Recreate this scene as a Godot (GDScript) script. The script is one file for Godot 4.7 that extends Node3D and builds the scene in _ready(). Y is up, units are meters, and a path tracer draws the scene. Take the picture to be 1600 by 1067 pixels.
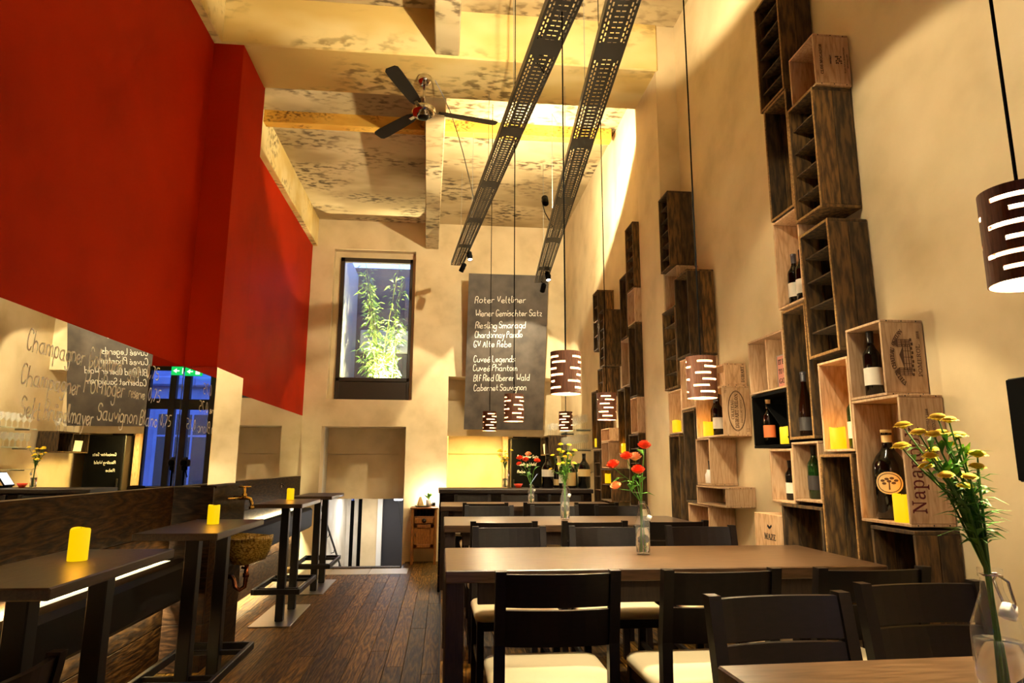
extends Node3D
# A narrow, tall wine bar: y is up, x runs to the right, the room runs away along -z.
# w(x, y, d) is the point x metres right of the aisle edge, y above the floor and d metres into the room.

var M := {}
var rng := RandomNumberGenerator.new()
var used := {}
var cache := {}

func w(x: float, y: float, d: float) -> Vector3:
	return Vector3(x, y, -d)

# ---------------------------------------------------------------- mesh helpers
func st_new(smooth := false) -> SurfaceTool:
	var st := SurfaceTool.new()
	st.begin(Mesh.PRIMITIVE_TRIANGLES)
	st.set_smooth_group(0 if smooth else -1)
	return st

func tri(st: SurfaceTool, a: Vector3, b: Vector3, c: Vector3, out: Vector3) -> void:
	if (c - a).cross(b - a).dot(out) < 0.0:
		st.add_vertex(a); st.add_vertex(c); st.add_vertex(b)
	else:
		st.add_vertex(a); st.add_vertex(b); st.add_vertex(c)

func quad(st: SurfaceTool, a: Vector3, b: Vector3, c: Vector3, d: Vector3, out: Vector3) -> void:
	tri(st, a, b, c, out)
	tri(st, a, c, d, out)

func done(st: SurfaceTool) -> ArrayMesh:
	st.generate_normals()
	return st.commit()

func add_box(st: SurfaceTool, c: Vector3, s: Vector3, b := Basis.IDENTITY) -> void:
	var h := s * 0.5
	for ax in 3:
		for sg in [-1.0, 1.0]:
			var j := (ax + 1) % 3
			var k := (ax + 2) % 3
			var p := []
			for q in [[-1, -1], [1, -1], [1, 1], [-1, 1]]:
				var v := Vector3.ZERO
				v[ax] = sg * h[ax]; v[j] = q[0] * h[j]; v[k] = q[1] * h[k]
				p.append(c + b * v)
			var n := Vector3.ZERO
			n[ax] = sg
			quad(st, p[0], p[1], p[2], p[3], b * n)

# box from two corners
func add_span(st: SurfaceTool, x0: float, x1: float, y0: float, y1: float, d0: float, d1: float) -> void:
	add_box(st, Vector3((x0 + x1) / 2, (y0 + y1) / 2, -(d0 + d1) / 2), Vector3(absf(x1 - x0), absf(y1 - y0), absf(d1 - d0)))

# box with bevelled edges
func add_cbox(st: SurfaceTool, c: Vector3, s: Vector3, ch := 0.004, b := Basis.IDENTITY) -> void:
	var h := s * 0.5
	ch = minf(ch, minf(h.x, minf(h.y, h.z)) * 0.6)
	for ax in 3:
		var j := (ax + 1) % 3
		var k := (ax + 2) % 3
		for sg in [-1.0, 1.0]:
			var p := []
			for q in [[-1, -1], [1, -1], [1, 1], [-1, 1]]:
				var v := Vector3.ZERO
				v[ax] = sg * h[ax]; v[j] = q[0] * (h[j] - ch); v[k] = q[1] * (h[k] - ch)
				p.append(c + b * v)
			var n := Vector3.ZERO
			n[ax] = sg
			quad(st, p[0], p[1], p[2], p[3], b * n)
		for sj in [-1.0, 1.0]:
			for sk in [-1.0, 1.0]:
				var e := []
				for q in [[-1, 0], [1, 0], [1, 1], [-1, 1]]:
					var v := Vector3.ZERO
					v[ax] = q[0] * (h[ax] - ch)
					v[j] = sj * (h[j] - (ch if q[1] == 1 else 0.0))
					v[k] = sk * (h[k] - (0.0 if q[1] == 1 else ch))
					e.append(c + b * v)
				var n := Vector3.ZERO
				n[j] = sj; n[k] = sk
				quad(st, e[0], e[1], e[2], e[3], b * n)
	for sx in [-1.0, 1.0]:
		for sy in [-1.0, 1.0]:
			for sz in [-1.0, 1.0]:
				var g := Vector3(sx, sy, sz)
				var a := g * Vector3(h.x, h.y - ch, h.z - ch)
				var bb := g * Vector3(h.x - ch, h.y, h.z - ch)
				var cc := g * Vector3(h.x - ch, h.y - ch, h.z)
				tri(st, c + b * a, c + b * bb, c + b * cc, b * g)

func add_cspan(st: SurfaceTool, x0: float, x1: float, y0: float, y1: float, d0: float, d1: float, ch := 0.004) -> void:
	add_cbox(st, Vector3((x0 + x1) / 2, (y0 + y1) / 2, -(d0 + d1) / 2), Vector3(absf(x1 - x0), absf(y1 - y0), absf(d1 - d0)), ch)

# shared bevelled box mesh centred on its origin
func cbox(s: Vector3, ch := 0.004) -> ArrayMesh:
	var key := "c%.4f,%.4f,%.4f,%.4f" % [s.x, s.y, s.z, ch]
	if not cache.has(key):
		var st := st_new()
		add_cbox(st, Vector3.ZERO, s, ch)
		cache[key] = done(st)
	return cache[key]

# surface of revolution about the y axis through c; profile of (radius, y) from bottom to top
func add_lathe(st: SurfaceTool, prof: Array, n := 20, c := Vector3.ZERO, b := Basis.IDENTITY) -> void:
	for i in prof.size() - 1:
		var p: Vector2 = prof[i]
		var q: Vector2 = prof[i + 1]
		var nv := Vector2(q.y - p.y, p.x - q.x)
		for k in n:
			var a0 := TAU * k / n
			var a1 := TAU * (k + 1) / n
			var e0 := Vector3(cos(a0), 0, sin(a0))
			var e1 := Vector3(cos(a1), 0, sin(a1))
			var out := (e0 + e1) * 0.5 * nv.x + Vector3.UP * nv.y
			var p0 := c + b * (e0 * p.x + Vector3.UP * p.y)
			var p1 := c + b * (e1 * p.x + Vector3.UP * p.y)
			var q0 := c + b * (e0 * q.x + Vector3.UP * q.y)
			var q1 := c + b * (e1 * q.x + Vector3.UP * q.y)
			if p.x < 0.00001:
				tri(st, p0, q0, q1, b * out)
			elif q.x < 0.00001:
				tri(st, p0, p1, q0, b * out)
			else:
				quad(st, p0, p1, q1, q0, b * out)

func lathe(prof: Array, n := 20) -> ArrayMesh:
	var st := st_new(true)
	add_lathe(st, prof, n)
	return done(st)

# tube through points, radius may taper
func add_tube(st: SurfaceTool, pts: Array, r0: float, r1 := -1.0, n := 8) -> void:
	if r1 < 0.0:
		r1 = r0
	var rings := []
	var side := Vector3.ZERO
	for i in pts.size():
		var dir: Vector3 = (pts[mini(i + 1, pts.size() - 1)] - pts[maxi(i - 1, 0)]).normalized()
		if side == Vector3.ZERO:
			side = dir.cross(Vector3.UP if absf(dir.y) < 0.9 else Vector3.RIGHT).normalized()
		else:
			side = (side - dir * side.dot(dir)).normalized()
		var up := dir.cross(side)
		var r := lerpf(r0, r1, float(i) / maxi(pts.size() - 1, 1))
		var ring := []
		for k in n:
			var a := TAU * k / n
			ring.append(pts[i] + (side * cos(a) + up * sin(a)) * r)
		rings.append(ring)
	for i in rings.size() - 1:
		var mid: Vector3 = (pts[i] + pts[i + 1]) * 0.5
		for k in n:
			var k2 := (k + 1) % n
			var cc: Vector3 = (rings[i][k] + rings[i + 1][k2]) * 0.5
			quad(st, rings[i][k], rings[i][k2], rings[i + 1][k2], rings[i + 1][k], cc - mid)
	var dd: Vector3 = pts[1] - pts[0]
	var de: Vector3 = pts[-1] - pts[-2]
	for k in n:
		tri(st, pts[0], rings[0][k], rings[0][(k + 1) % n], -dd)
		tri(st, pts[-1], rings[-1][k], rings[-1][(k + 1) % n], de)

# closed loft through rings of equal point count, with caps
func add_loft(st: SurfaceTool, rings: Array, cap0 := true, cap1 := true) -> void:
	var n: int = rings[0].size()
	var cen := []
	for r in rings:
		var c := Vector3.ZERO
		for p in r:
			c += p
		cen.append(c / n)
	for i in rings.size() - 1:
		var mid: Vector3 = (cen[i] + cen[i + 1]) * 0.5
		for k in n:
			var k2 := (k + 1) % n
			var cc: Vector3 = (rings[i][k] + rings[i + 1][k2]) * 0.5
			var out := cc - mid
			if out.length() < 0.00001:
				out = Vector3.UP
			quad(st, rings[i][k], rings[i][k2], rings[i + 1][k2], rings[i + 1][k], out)
	for e in [[0, 1, cap0], [-1, -2, cap1]]:
		if e[2]:
			for k in n:
				tri(st, cen[e[0]], rings[e[0]][k], rings[e[0]][(k + 1) % n], cen[e[0]] - cen[e[1]])

func rrect(cx: float, cz: float, hx: float, hz: float, r: float, y: float, seg := 4) -> Array:
	var out := []
	for q in [[1, 1, 0.0], [-1, 1, 0.25], [-1, -1, 0.5], [1, -1, 0.75]]:
		for i in seg + 1:
			var a: float = TAU * (float(q[2]) + 0.25 * i / seg)
			out.append(Vector3(cx + q[0] * (hx - r) + cos(a) * r, y, cz + q[1] * (hz - r) + sin(a) * r))
	return out

# ---------------------------------------------------------------- node helpers
func numbered(n: String) -> String:
	if not used.has(n):
		used[n] = 0
		return n
	used[n] += 1
	return "%s_%03d" % [n, used[n]]

func part(parent: Node3D, called: String, mesh: Mesh, m: Material, xf := Transform3D.IDENTITY) -> MeshInstance3D:
	var o := MeshInstance3D.new()
	o.name = called
	o.mesh = mesh
	o.material_override = m
	o.transform = xf
	parent.add_child(o, true)
	return o

func at(p: Vector3) -> Transform3D:
	return Transform3D(Basis.IDENTITY, p)

func thing(called: String, label: String, category: String, p := Vector3.ZERO, turn := 0.0, group := "") -> Node3D:
	var o := Node3D.new()
	o.name = numbered(called)
	add_child(o)
	o.position = p
	o.rotation.y = turn
	o.set_meta("label", label)
	o.set_meta("category", category)
	if group != "":
		o.set_meta("group", group)
	return o

func solo(called: String, label: String, category: String, mesh: Mesh, m: Material, p := Vector3.ZERO, turn := 0.0, group := "") -> MeshInstance3D:
	var o := MeshInstance3D.new()
	o.name = numbered(called)
	o.mesh = mesh
	o.material_override = m
	add_child(o)
	o.position = p
	o.rotation.y = turn
	o.set_meta("label", label)
	o.set_meta("category", category)
	if group != "":
		o.set_meta("group", group)
	return o

func copy_of(src: Node3D, called: String, label: String, p: Vector3, turn := 0.0) -> Node3D:
	var r: Node3D = src.duplicate()
	r.name = numbered(called)
	add_child(r)
	r.position = p
	r.rotation = Vector3(0, turn, 0)
	r.set_meta("label", label)
	return r

func struct(called: String, mesh: Mesh, m: Material, label := "") -> MeshInstance3D:
	var o := MeshInstance3D.new()
	o.name = called
	o.mesh = mesh
	o.material_override = m
	add_child(o)
	o.set_meta("kind", "structure")
	if label != "":
		o.set_meta("label", label)
	return o

func struct_node(called: String, label := "") -> Node3D:
	var o := Node3D.new()
	o.name = called
	add_child(o)
	o.set_meta("kind", "structure")
	if label != "":
		o.set_meta("label", label)
	return o

# ---------------------------------------------------------------- materials
func noise_tex(kind: int, freq: float, octaves: int, ramp: Array, seed_: int, ping := 0.0, size := 512, warp := 0.0) -> NoiseTexture2D:
	var n := FastNoiseLite.new()
	n.noise_type = kind
	n.seed = seed_
	n.frequency = freq
	n.fractal_octaves = octaves
	if ping > 0.0:
		n.fractal_type = FastNoiseLite.FRACTAL_PING_PONG
		n.fractal_ping_pong_strength = ping
	if warp > 0.0:
		n.domain_warp_enabled = true
		n.domain_warp_amplitude = warp
		n.domain_warp_frequency = freq * 0.7
	var t := NoiseTexture2D.new()
	t.width = size
	t.height = size
	t.seamless = true
	t.noise = n
	if ramp.size():
		var g := Gradient.new()
		var offs := PackedFloat32Array()
		var cols := PackedColorArray()
		for r in ramp:
			offs.append(r[0])
			cols.append(r[1])
		g.offsets = offs
		g.colors = cols
		t.color_ramp = g
	return t

# painted concrete: two tones of wash and worn patches broken up by fine speckle
func scuffed(seed_: int, base: Color, tone: Color, dark: Color, level: float) -> ImageTexture:
	var im := []
	for q in [[0.004, 4], [0.0055, 5], [0.05, 5]]:
		var n := FastNoiseLite.new()
		n.noise_type = FastNoiseLite.TYPE_SIMPLEX_SMOOTH
		n.seed = seed_ + im.size()
		n.frequency = q[0]
		n.fractal_octaves = q[1]
		im.append(n.get_seamless_image(1024, 1024))
	var out := Image.create(1024, 1024, false, Image.FORMAT_RGB8)
	for y in 1024:
		for x in 1024:
			var a: float = im[0].get_pixel(x, y).r
			var b: float = im[1].get_pixel(x, y).r
			var c: float = im[2].get_pixel(x, y).r
			var worn := smoothstep(level - 0.05, level + 0.45, b) * smoothstep(0.42, 0.72, c)
			out.set_pixel(x, y, base.lerp(tone, smoothstep(0.3, 0.75, a)).lerp(dark, worn * 0.8))
	return ImageTexture.create_from_image(out)

func bump_tex(freq: float, octaves: int, seed_: int, strength := 4.0, ping := 0.0) -> NoiseTexture2D:
	var t := noise_tex(FastNoiseLite.TYPE_SIMPLEX_SMOOTH, freq, octaves, [], seed_, ping)
	t.as_normal_map = true
	t.bump_strength = strength
	return t

func mat(called: String, c: Color, rough := 0.7, metal := 0.0) -> StandardMaterial3D:
	var m := StandardMaterial3D.new()
	m.resource_name = called
	m.albedo_color = c
	m.roughness = rough
	m.metallic = metal
	M[called] = m
	return m

func tex_mat(called: String, c: Color, rough: float, t: Texture2D, sc: Vector3, world := true, nrm: Texture2D = null, nscale := 0.5) -> StandardMaterial3D:
	var m := mat(called, c, rough)
	m.albedo_texture = t
	m.uv1_triplanar = true
	m.uv1_world_triplanar = world
	m.uv1_scale = sc
	if nrm:
		m.normal_enabled = true
		m.normal_texture = nrm
		m.normal_scale = nscale
	return m

func glow(called: String, c: Color, e: Color, energy: float) -> StandardMaterial3D:
	var m := mat(called, c, 0.6)
	m.emission_enabled = true
	m.emission = e
	m.emission_energy_multiplier = energy
	return m

func glass(called: String, c: Color, a: float) -> StandardMaterial3D:
	var m := mat(called, Color(c.r, c.g, c.b, a), 0.03)
	m.transparency = BaseMaterial3D.TRANSPARENCY_ALPHA
	m.cull_mode = BaseMaterial3D.CULL_DISABLED
	return m

func make_materials() -> void:
	var S := FastNoiseLite.TYPE_SIMPLEX_SMOOTH
	var plaster_t := noise_tex(S, 0.006, 5, [[0.0, Color(0.86, 0.84, 0.80)], [0.45, Color(0.95, 0.94, 0.92)], [1.0, Color(1, 1, 1)]], 11)
	var plaster_n := bump_tex(0.02, 4, 12, 3.0)
	tex_mat("plaster", Color(0.88, 0.80, 0.645), 0.62, plaster_t, Vector3(0.45, 0.45, 0.45), true, plaster_n, 0.12)
	tex_mat("red_paint", Color(0.69, 0.14, 0.0), 0.6, plaster_t, Vector3(0.3, 0.3, 0.3), true, plaster_n, 0.06).metallic_specular = 0.15
	tex_mat("stair_plaster", Color(0.88, 0.86, 0.82), 0.7, plaster_t, Vector3(0.5, 0.5, 0.5))
	# raw concrete of the ceiling: blotched, with dark scuffed patches stretched along x
	var conc := scuffed(21, Color(0.93, 0.89, 0.79), Color(0.76, 0.70, 0.58), Color(0.26, 0.21, 0.15), 0.40)
	tex_mat("concrete", Color(0.84, 0.79, 0.69), 0.85, conc, Vector3(0.11, 0.2, 0.2), true, plaster_n, 0.2)
	var conc2 := scuffed(25, Color(0.96, 0.90, 0.72), Color(0.90, 0.80, 0.54), Color(0.40, 0.32, 0.18), 0.50)
	tex_mat("concrete_yellow", Color(0.95, 0.91, 0.80), 0.85, conc2, Vector3(0.11, 0.22, 0.22), true, plaster_n, 0.2)
	tex_mat("joist_yellow", Color(0.90, 0.74, 0.38), 0.85, conc2, Vector3(0.3, 0.6, 0.6))
	# wood grains: banded noise, stretched by the uv scale
	var grain_t := noise_tex(S, 0.008, 3, [[0.0, Color(0.30, 0.26, 0.20)], [0.35, Color(0.56, 0.50, 0.42)], [0.72, Color(0.84, 0.78, 0.68)], [1.0, Color(1, 0.97, 0.88)]], 31, 2.6, 512, 12.0)
	var fine_t := noise_tex(S, 0.02, 4, [[0.0, Color(0.62, 0.58, 0.52)], [0.5, Color(0.85, 0.82, 0.78)], [1.0, Color(1, 1, 1)]], 33, 1.6)
	var pine_t := noise_tex(S, 0.012, 3, [[0.0, Color(0.80, 0.74, 0.66)], [0.5, Color(0.94, 0.91, 0.87)], [1.0, Color(1, 1, 1)]], 34, 1.8)
	var old_t := noise_tex(S, 0.012, 6, [[0.0, Color(0.36, 0.33, 0.30)], [0.4, Color(0.66, 0.62, 0.55)], [0.62, Color(0.90, 0.84, 0.72)], [1.0, Color(1, 0.95, 0.80)]], 35, 0.0)
	var grain_n := bump_tex(0.02, 3, 36, 4.0)
	for i in 6:
		var k: float = [1.0, 0.8, 1.18, 0.9, 1.08, 0.7][i]
		var f := tex_mat("floor_wood_%d" % i, Color(0.50 * k, 0.385 * k, 0.185 * k), 0.55, grain_t, Vector3(3.4, 1.0, 0.26), true, grain_n, 0.25)
		f.metallic_specular = 0.18
		f.uv1_offset = Vector3(0.37 * i, 0.2 * i, 0.23 * i)
		var b := tex_mat("board_wood_%d" % i, Color(0.32 * k, 0.22 * k, 0.10 * k), 0.6, grain_t, Vector3(1.0, 2.6, 0.42), true, grain_n, 0.25)
		b.metallic_specular = 0.2
		b.uv1_offset = Vector3(0.31 * i, 0.17 * i, 0.41 * i)
		var c := tex_mat("bar_wood_%d" % i, Color(0.22 * k, 0.155 * k, 0.11 * k), 0.5, grain_t, Vector3(0.5, 2.6, 2.0), true, grain_n, 0.2)
		c.metallic_specular = 0.25
		c.uv1_offset = Vector3(0.21 * i, 0.27 * i, 0.11 * i)
	for i in 4:
		var k2: float = [1.0, 0.78, 1.22, 0.9][i]
		var d := tex_mat("old_crate_%d" % i, Color(0.42 * k2, 0.325 * k2, 0.19 * k2), 0.85, old_t, Vector3(5.0, 0.9, 5.0), false, grain_n, 0.4)
		d.uv1_offset = Vector3(0.3 * i, 0.22 * i, 0.1 * i)
		var e := tex_mat("pine_%d" % i, Color(0.80 * (0.9 + 0.06 * i), 0.67 * (0.9 + 0.06 * i), 0.53 * (0.9 + 0.06 * i)), 0.6, pine_t, Vector3(4.0, 0.55, 4.0), false)
		e.uv1_offset = Vector3(0.3 * i, 0.22 * i, 0.1 * i)
	tex_mat("crate_edge", Color(0.66, 0.50, 0.28), 0.75, fine_t, Vector3(3, 3, 3), false)
	tex_mat("table_top", Color(0.36, 0.27, 0.19), 0.34, fine_t, Vector3(0.35, 3.0, 3.0), true, grain_n, 0.06)
	tex_mat("table_frame", Color(0.20, 0.135, 0.10), 0.5, fine_t, Vector3(3.0, 0.5, 3.0), true)
	tex_mat("bar_table_top", Color(0.25, 0.175, 0.115), 0.4, fine_t, Vector3(3.0, 3.0, 0.35), true, grain_n, 0.06)
	tex_mat("chair_wood", Color(0.075, 0.040, 0.040), 0.42, fine_t, Vector3(1.0, 4.0, 4.0), false).metallic_specular = 0.38
	tex_mat("podium_wood", Color(0.16, 0.11, 0.075), 0.55, grain_t, Vector3(0.6, 2.0, 0.5))
	tex_mat("oak", Color(0.60, 0.38, 0.15), 0.45, fine_t, Vector3(3.0, 0.6, 3.0), false)
	tex_mat("veneer", Color(0.48, 0.30, 0.21), 0.55, fine_t, Vector3(6.0, 0.6, 6.0), false)
	mat("veneer_inside", Color(0.62, 0.42, 0.26), 0.7)
	var cush := mat("seat_cream", Color(0.80, 0.735, 0.60), 0.5)
	cush.rim_enabled = true
	cush.rim = 0.15
	mat("bench_leather", Color(0.04, 0.026, 0.02), 0.6).metallic_specular = 0.3
	mat("black_metal", Color(0.055, 0.05, 0.048), 0.45, 0.5)
	mat("black_paint", Color(0.03, 0.028, 0.027), 0.35)
	mat("matte_black", Color(0.022, 0.021, 0.021), 0.85).metallic_specular = 0.2
	mat("steel_plate", Color(0.62, 0.60, 0.57), 0.34, 1.0)
	mat("chrome", Color(0.80, 0.78, 0.75), 0.12, 1.0)
	mat("galvanised", Color(0.56, 0.56, 0.54), 0.45, 0.8)
	mat("zinc_dark", Color(0.27, 0.265, 0.25), 0.42, 0.75)
	mat("bronze_dark", Color(0.13, 0.10, 0.075), 0.42, 0.6)
	mat("brass", Color(0.88, 0.72, 0.36), 0.2, 1.0)
	mat("copper_pipe", Color(0.52, 0.32, 0.20), 0.25, 1.0)
	mat("mirror", Color(0.90, 0.90, 0.88), 0.0, 1.0)
	mat("mirror_edge", Color(0.35, 0.38, 0.36), 0.2, 0.5)
	mat("chalk", Color(0.94, 0.92, 0.87), 0.9)
	mat("chalk_faint", Color(0.97, 0.96, 0.92), 0.9)
	var slate := noise_tex(S, 0.008, 5, [[0.0, Color(0.62, 0.60, 0.58)], [0.5, Color(0.86, 0.84, 0.82)], [1.0, Color(1, 1, 1)]], 41)
	tex_mat("slate", Color(0.32, 0.28, 0.245), 0.62, slate, Vector3(0.8, 0.8, 0.8))
	mat("dark_frame", Color(0.17, 0.13, 0.09), 0.5)
	mat("stone_pale", Color(0.66, 0.62, 0.50), 0.5)
	mat("door_dark", Color(0.12, 0.115, 0.14), 0.6)
	mat("grey_wall", Color(0.40, 0.385, 0.36), 0.8)
	mat("white_paint", Color(0.85, 0.84, 0.82), 0.6)
	mat("paper", Color(0.88, 0.85, 0.78), 0.8)
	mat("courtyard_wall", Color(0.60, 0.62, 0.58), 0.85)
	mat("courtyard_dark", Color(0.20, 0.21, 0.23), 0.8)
	mat("soil", Color(0.10, 0.08, 0.06), 0.95)
	glass("pane_glass", Color(0.95, 0.98, 0.97), 0.06)
	glass("clear_glass", Color(0.96, 0.99, 0.98), 0.05)
	glass("wine_glass_clear", Color(0.97, 0.99, 0.98), 0.16)
	glass("shelf_glass", Color(0.80, 0.93, 0.88), 0.30)
	mat("bottle_black", Color(0.018, 0.016, 0.012), 0.08)
	mat("bottle_green", Color(0.05, 0.16, 0.045), 0.08)
	mat("bottle_brown", Color(0.09, 0.035, 0.012), 0.08)
	mat("label_white", Color(0.86, 0.83, 0.77), 0.7)
	mat("label_cream", Color(0.80, 0.68, 0.46), 0.7)
	mat("label_dark", Color(0.16, 0.14, 0.14), 0.6)
	mat("label_orange", Color(0.85, 0.46, 0.26), 0.7)
	mat("capsule", Color(0.05, 0.035, 0.03), 0.35)
	mat("capsule_grey", Color(0.42, 0.42, 0.45), 0.3, 0.6)
	mat("cork", Color(0.66, 0.50, 0.32), 0.85)
	mat("ink_black", Color(0.10, 0.08, 0.06), 0.9)
	mat("ink_brown", Color(0.30, 0.20, 0.12), 0.9)
	mat("ink_red", Color(0.34, 0.06, 0.055), 0.9)
	mat("sign_pink", Color(0.74, 0.47, 0.40), 0.7)
	mat("green_tumbler", Color(0.04, 0.30, 0.06), 0.1)
	mat("stem_green", Color(0.30, 0.50, 0.14), 0.6)
	var leaf := mat("leaf_green", Color(0.30, 0.54, 0.14), 0.55)
	leaf.backlight_enabled = true
	leaf.backlight = Color(0.12, 0.22, 0.03)
	var bl := mat("bamboo_leaf", Color(0.36, 0.50, 0.20), 0.5)
	bl.backlight_enabled = true
	bl.backlight = Color(0.20, 0.28, 0.08)
	mat("bamboo_cane", Color(0.42, 0.46, 0.16), 0.5)
	var py := mat("petal_yellow", Color(1.0, 0.90, 0.14), 0.7)
	py.backlight_enabled = true
	py.backlight = Color(0.6, 0.5, 0.05)
	mat("flower_centre", Color(1.0, 0.83, 0.10), 0.8)
	mat("petal_orange", Color(0.90, 0.25, 0.06), 0.6)
	mat("petal_pale", Color(0.93, 0.62, 0.42), 0.6)
	mat("white_ceramic", Color(0.88, 0.87, 0.85), 0.25)
	var petr := noise_tex(S, 0.02, 5, [[0.0, Color(0.14, 0.10, 0.05)], [0.4, Color(0.42, 0.31, 0.13)], [0.6, Color(0.74, 0.60, 0.30)], [1.0, Color(0.94, 0.86, 0.62)]], 51, 2.0)
	tex_mat("petrified_wood", Color(0.86, 0.84, 0.66), 0.25, petr, Vector3(1.4, 3.0, 2.0), false)
	var wat := mat("water", Color(0.97, 0.99, 0.98, 0.05), 0.02)
	wat.refraction_enabled = true
	wat.refraction_scale = 0.033
	wat.transparency = BaseMaterial3D.TRANSPARENCY_ALPHA
	mat("rubber_grey", Color(0.60, 0.60, 0.62), 0.6)
	glow("candle_wax", Color(0.62, 0.44, 0.08), Color(1.0, 0.80, 0.01), 0.62)
	glow("shade_diffuser", Color(0.95, 0.90, 0.82), Color(1.0, 0.80, 0.58), 2.6)
	glow("spot_lens", Color(1, 1, 0.95), Color(1.0, 0.93, 0.80), 9.0)
	glow("led_strip", Color(0.8, 0.78, 0.7), Color(1.0, 0.95, 0.74), 0.9)
	glow("tube_white", Color(1, 1, 1), Color(0.92, 0.95, 1.0), 2.5)
	glow("screen_white", Color(0.9, 0.93, 1), Color(0.85, 0.90, 1.0), 1.2)
	glow("exit_green", Color(0.05, 0.6, 0.3), Color(0.05, 0.75, 0.35), 1.2)
	glow("exit_white", Color(0.9, 1, 0.95), Color(0.85, 1.0, 0.92), 1.6)
	glow("lit_room", Color(0.6, 0.65, 0.5), Color(0.62, 0.75, 0.50), 0.8)
	var fac := noise_tex(S, 0.01, 4, [[0.0, Color(0.86, 0.86, 0.88)], [1.0, Color(1, 1, 1)]], 61)
	tex_mat("facade", Color(0.52, 0.60, 0.80), 0.85, fac, Vector3(0.3, 0.3, 0.3))
	mat("facade_dark", Color(0.14, 0.15, 0.19), 0.3)
	mat("asphalt", Color(0.16, 0.16, 0.17), 0.9)

# ---------------------------------------------------------------- scene
func _ready() -> void:
	rng.seed = 7
	# camera
	var cam := Camera3D.new()
	cam.name = "camera"
	add_child(cam)
	cam.transform = Transform3D(Basis(Vector3(0.99478, 0.00400, 0.10196), Vector3(-0.02239, 0.98344, 0.17986), Vector3(-0.09955, -0.18120, 0.97839)).orthonormalized(), Vector3(0, 1.5, 0))
	cam.fov = 54.27
	cam.near = 0.02
	cam.current = true
	# dusk sky and exposure
	var env := Environment.new()
	env.background_mode = Environment.BG_SKY
	var sky := Sky.new()
	var sm := ProceduralSkyMaterial.new()
	sm.sky_top_color = Color(0.40, 0.54, 0.92)
	sm.sky_horizon_color = Color(0.50, 0.62, 0.95)
	sm.ground_bottom_color = Color(0.05, 0.05, 0.08)
	sm.ground_horizon_color = Color(0.20, 0.26, 0.50)
	sm.sun_angle_max = 0.0
	sm.sky_energy_multiplier = 1.0
	sky.sky_material = sm
	env.sky = sky
	env.background_energy_multiplier = 4.0
	env.tonemap_mode = Environment.TONE_MAPPER_LINEAR
	env.tonemap_exposure = 1.6
	env.sdfgi_enabled = true
	env.ssao_enabled = true
	env.ssil_enabled = true
	var we := WorldEnvironment.new()
	we.name = "environment"
	we.environment = env
	add_child(we)
	make_materials()
	shell()
	front_of_house()
	stairwell()
	courtyard_window()
	left_side()
	bar_and_recess()
	dining()
	ceiling_fittings()
	crate_wall()
	small_things()

func omni(parent: Node3D, called: String, p: Vector3, c: Color, e: float, size := 0.03) -> OmniLight3D:
	var l := OmniLight3D.new()
	l.name = called
	l.position = p
	l.light_color = c
	l.light_energy = e
	l.light_size = size
	l.omni_range = 25.0
	l.omni_attenuation = 2.0
	l.shadow_enabled = true
	parent.add_child(l, true)
	return l

func area(parent: Node3D, called: String, p: Vector3, dir: Vector3, along: Vector3, size: Vector2, c: Color, e: float) -> void:
	var l := AreaLight3D.new()
	l.name = called
	var z := -dir.normalized()
	var x := along.normalized()
	l.transform = Transform3D(Basis(x, z.cross(x), z), p)
	l.area_size = size
	l.light_color = c
	l.light_energy = e
	l.area_range = 25.0
	l.shadow_enabled = true
	parent.add_child(l, true)

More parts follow.
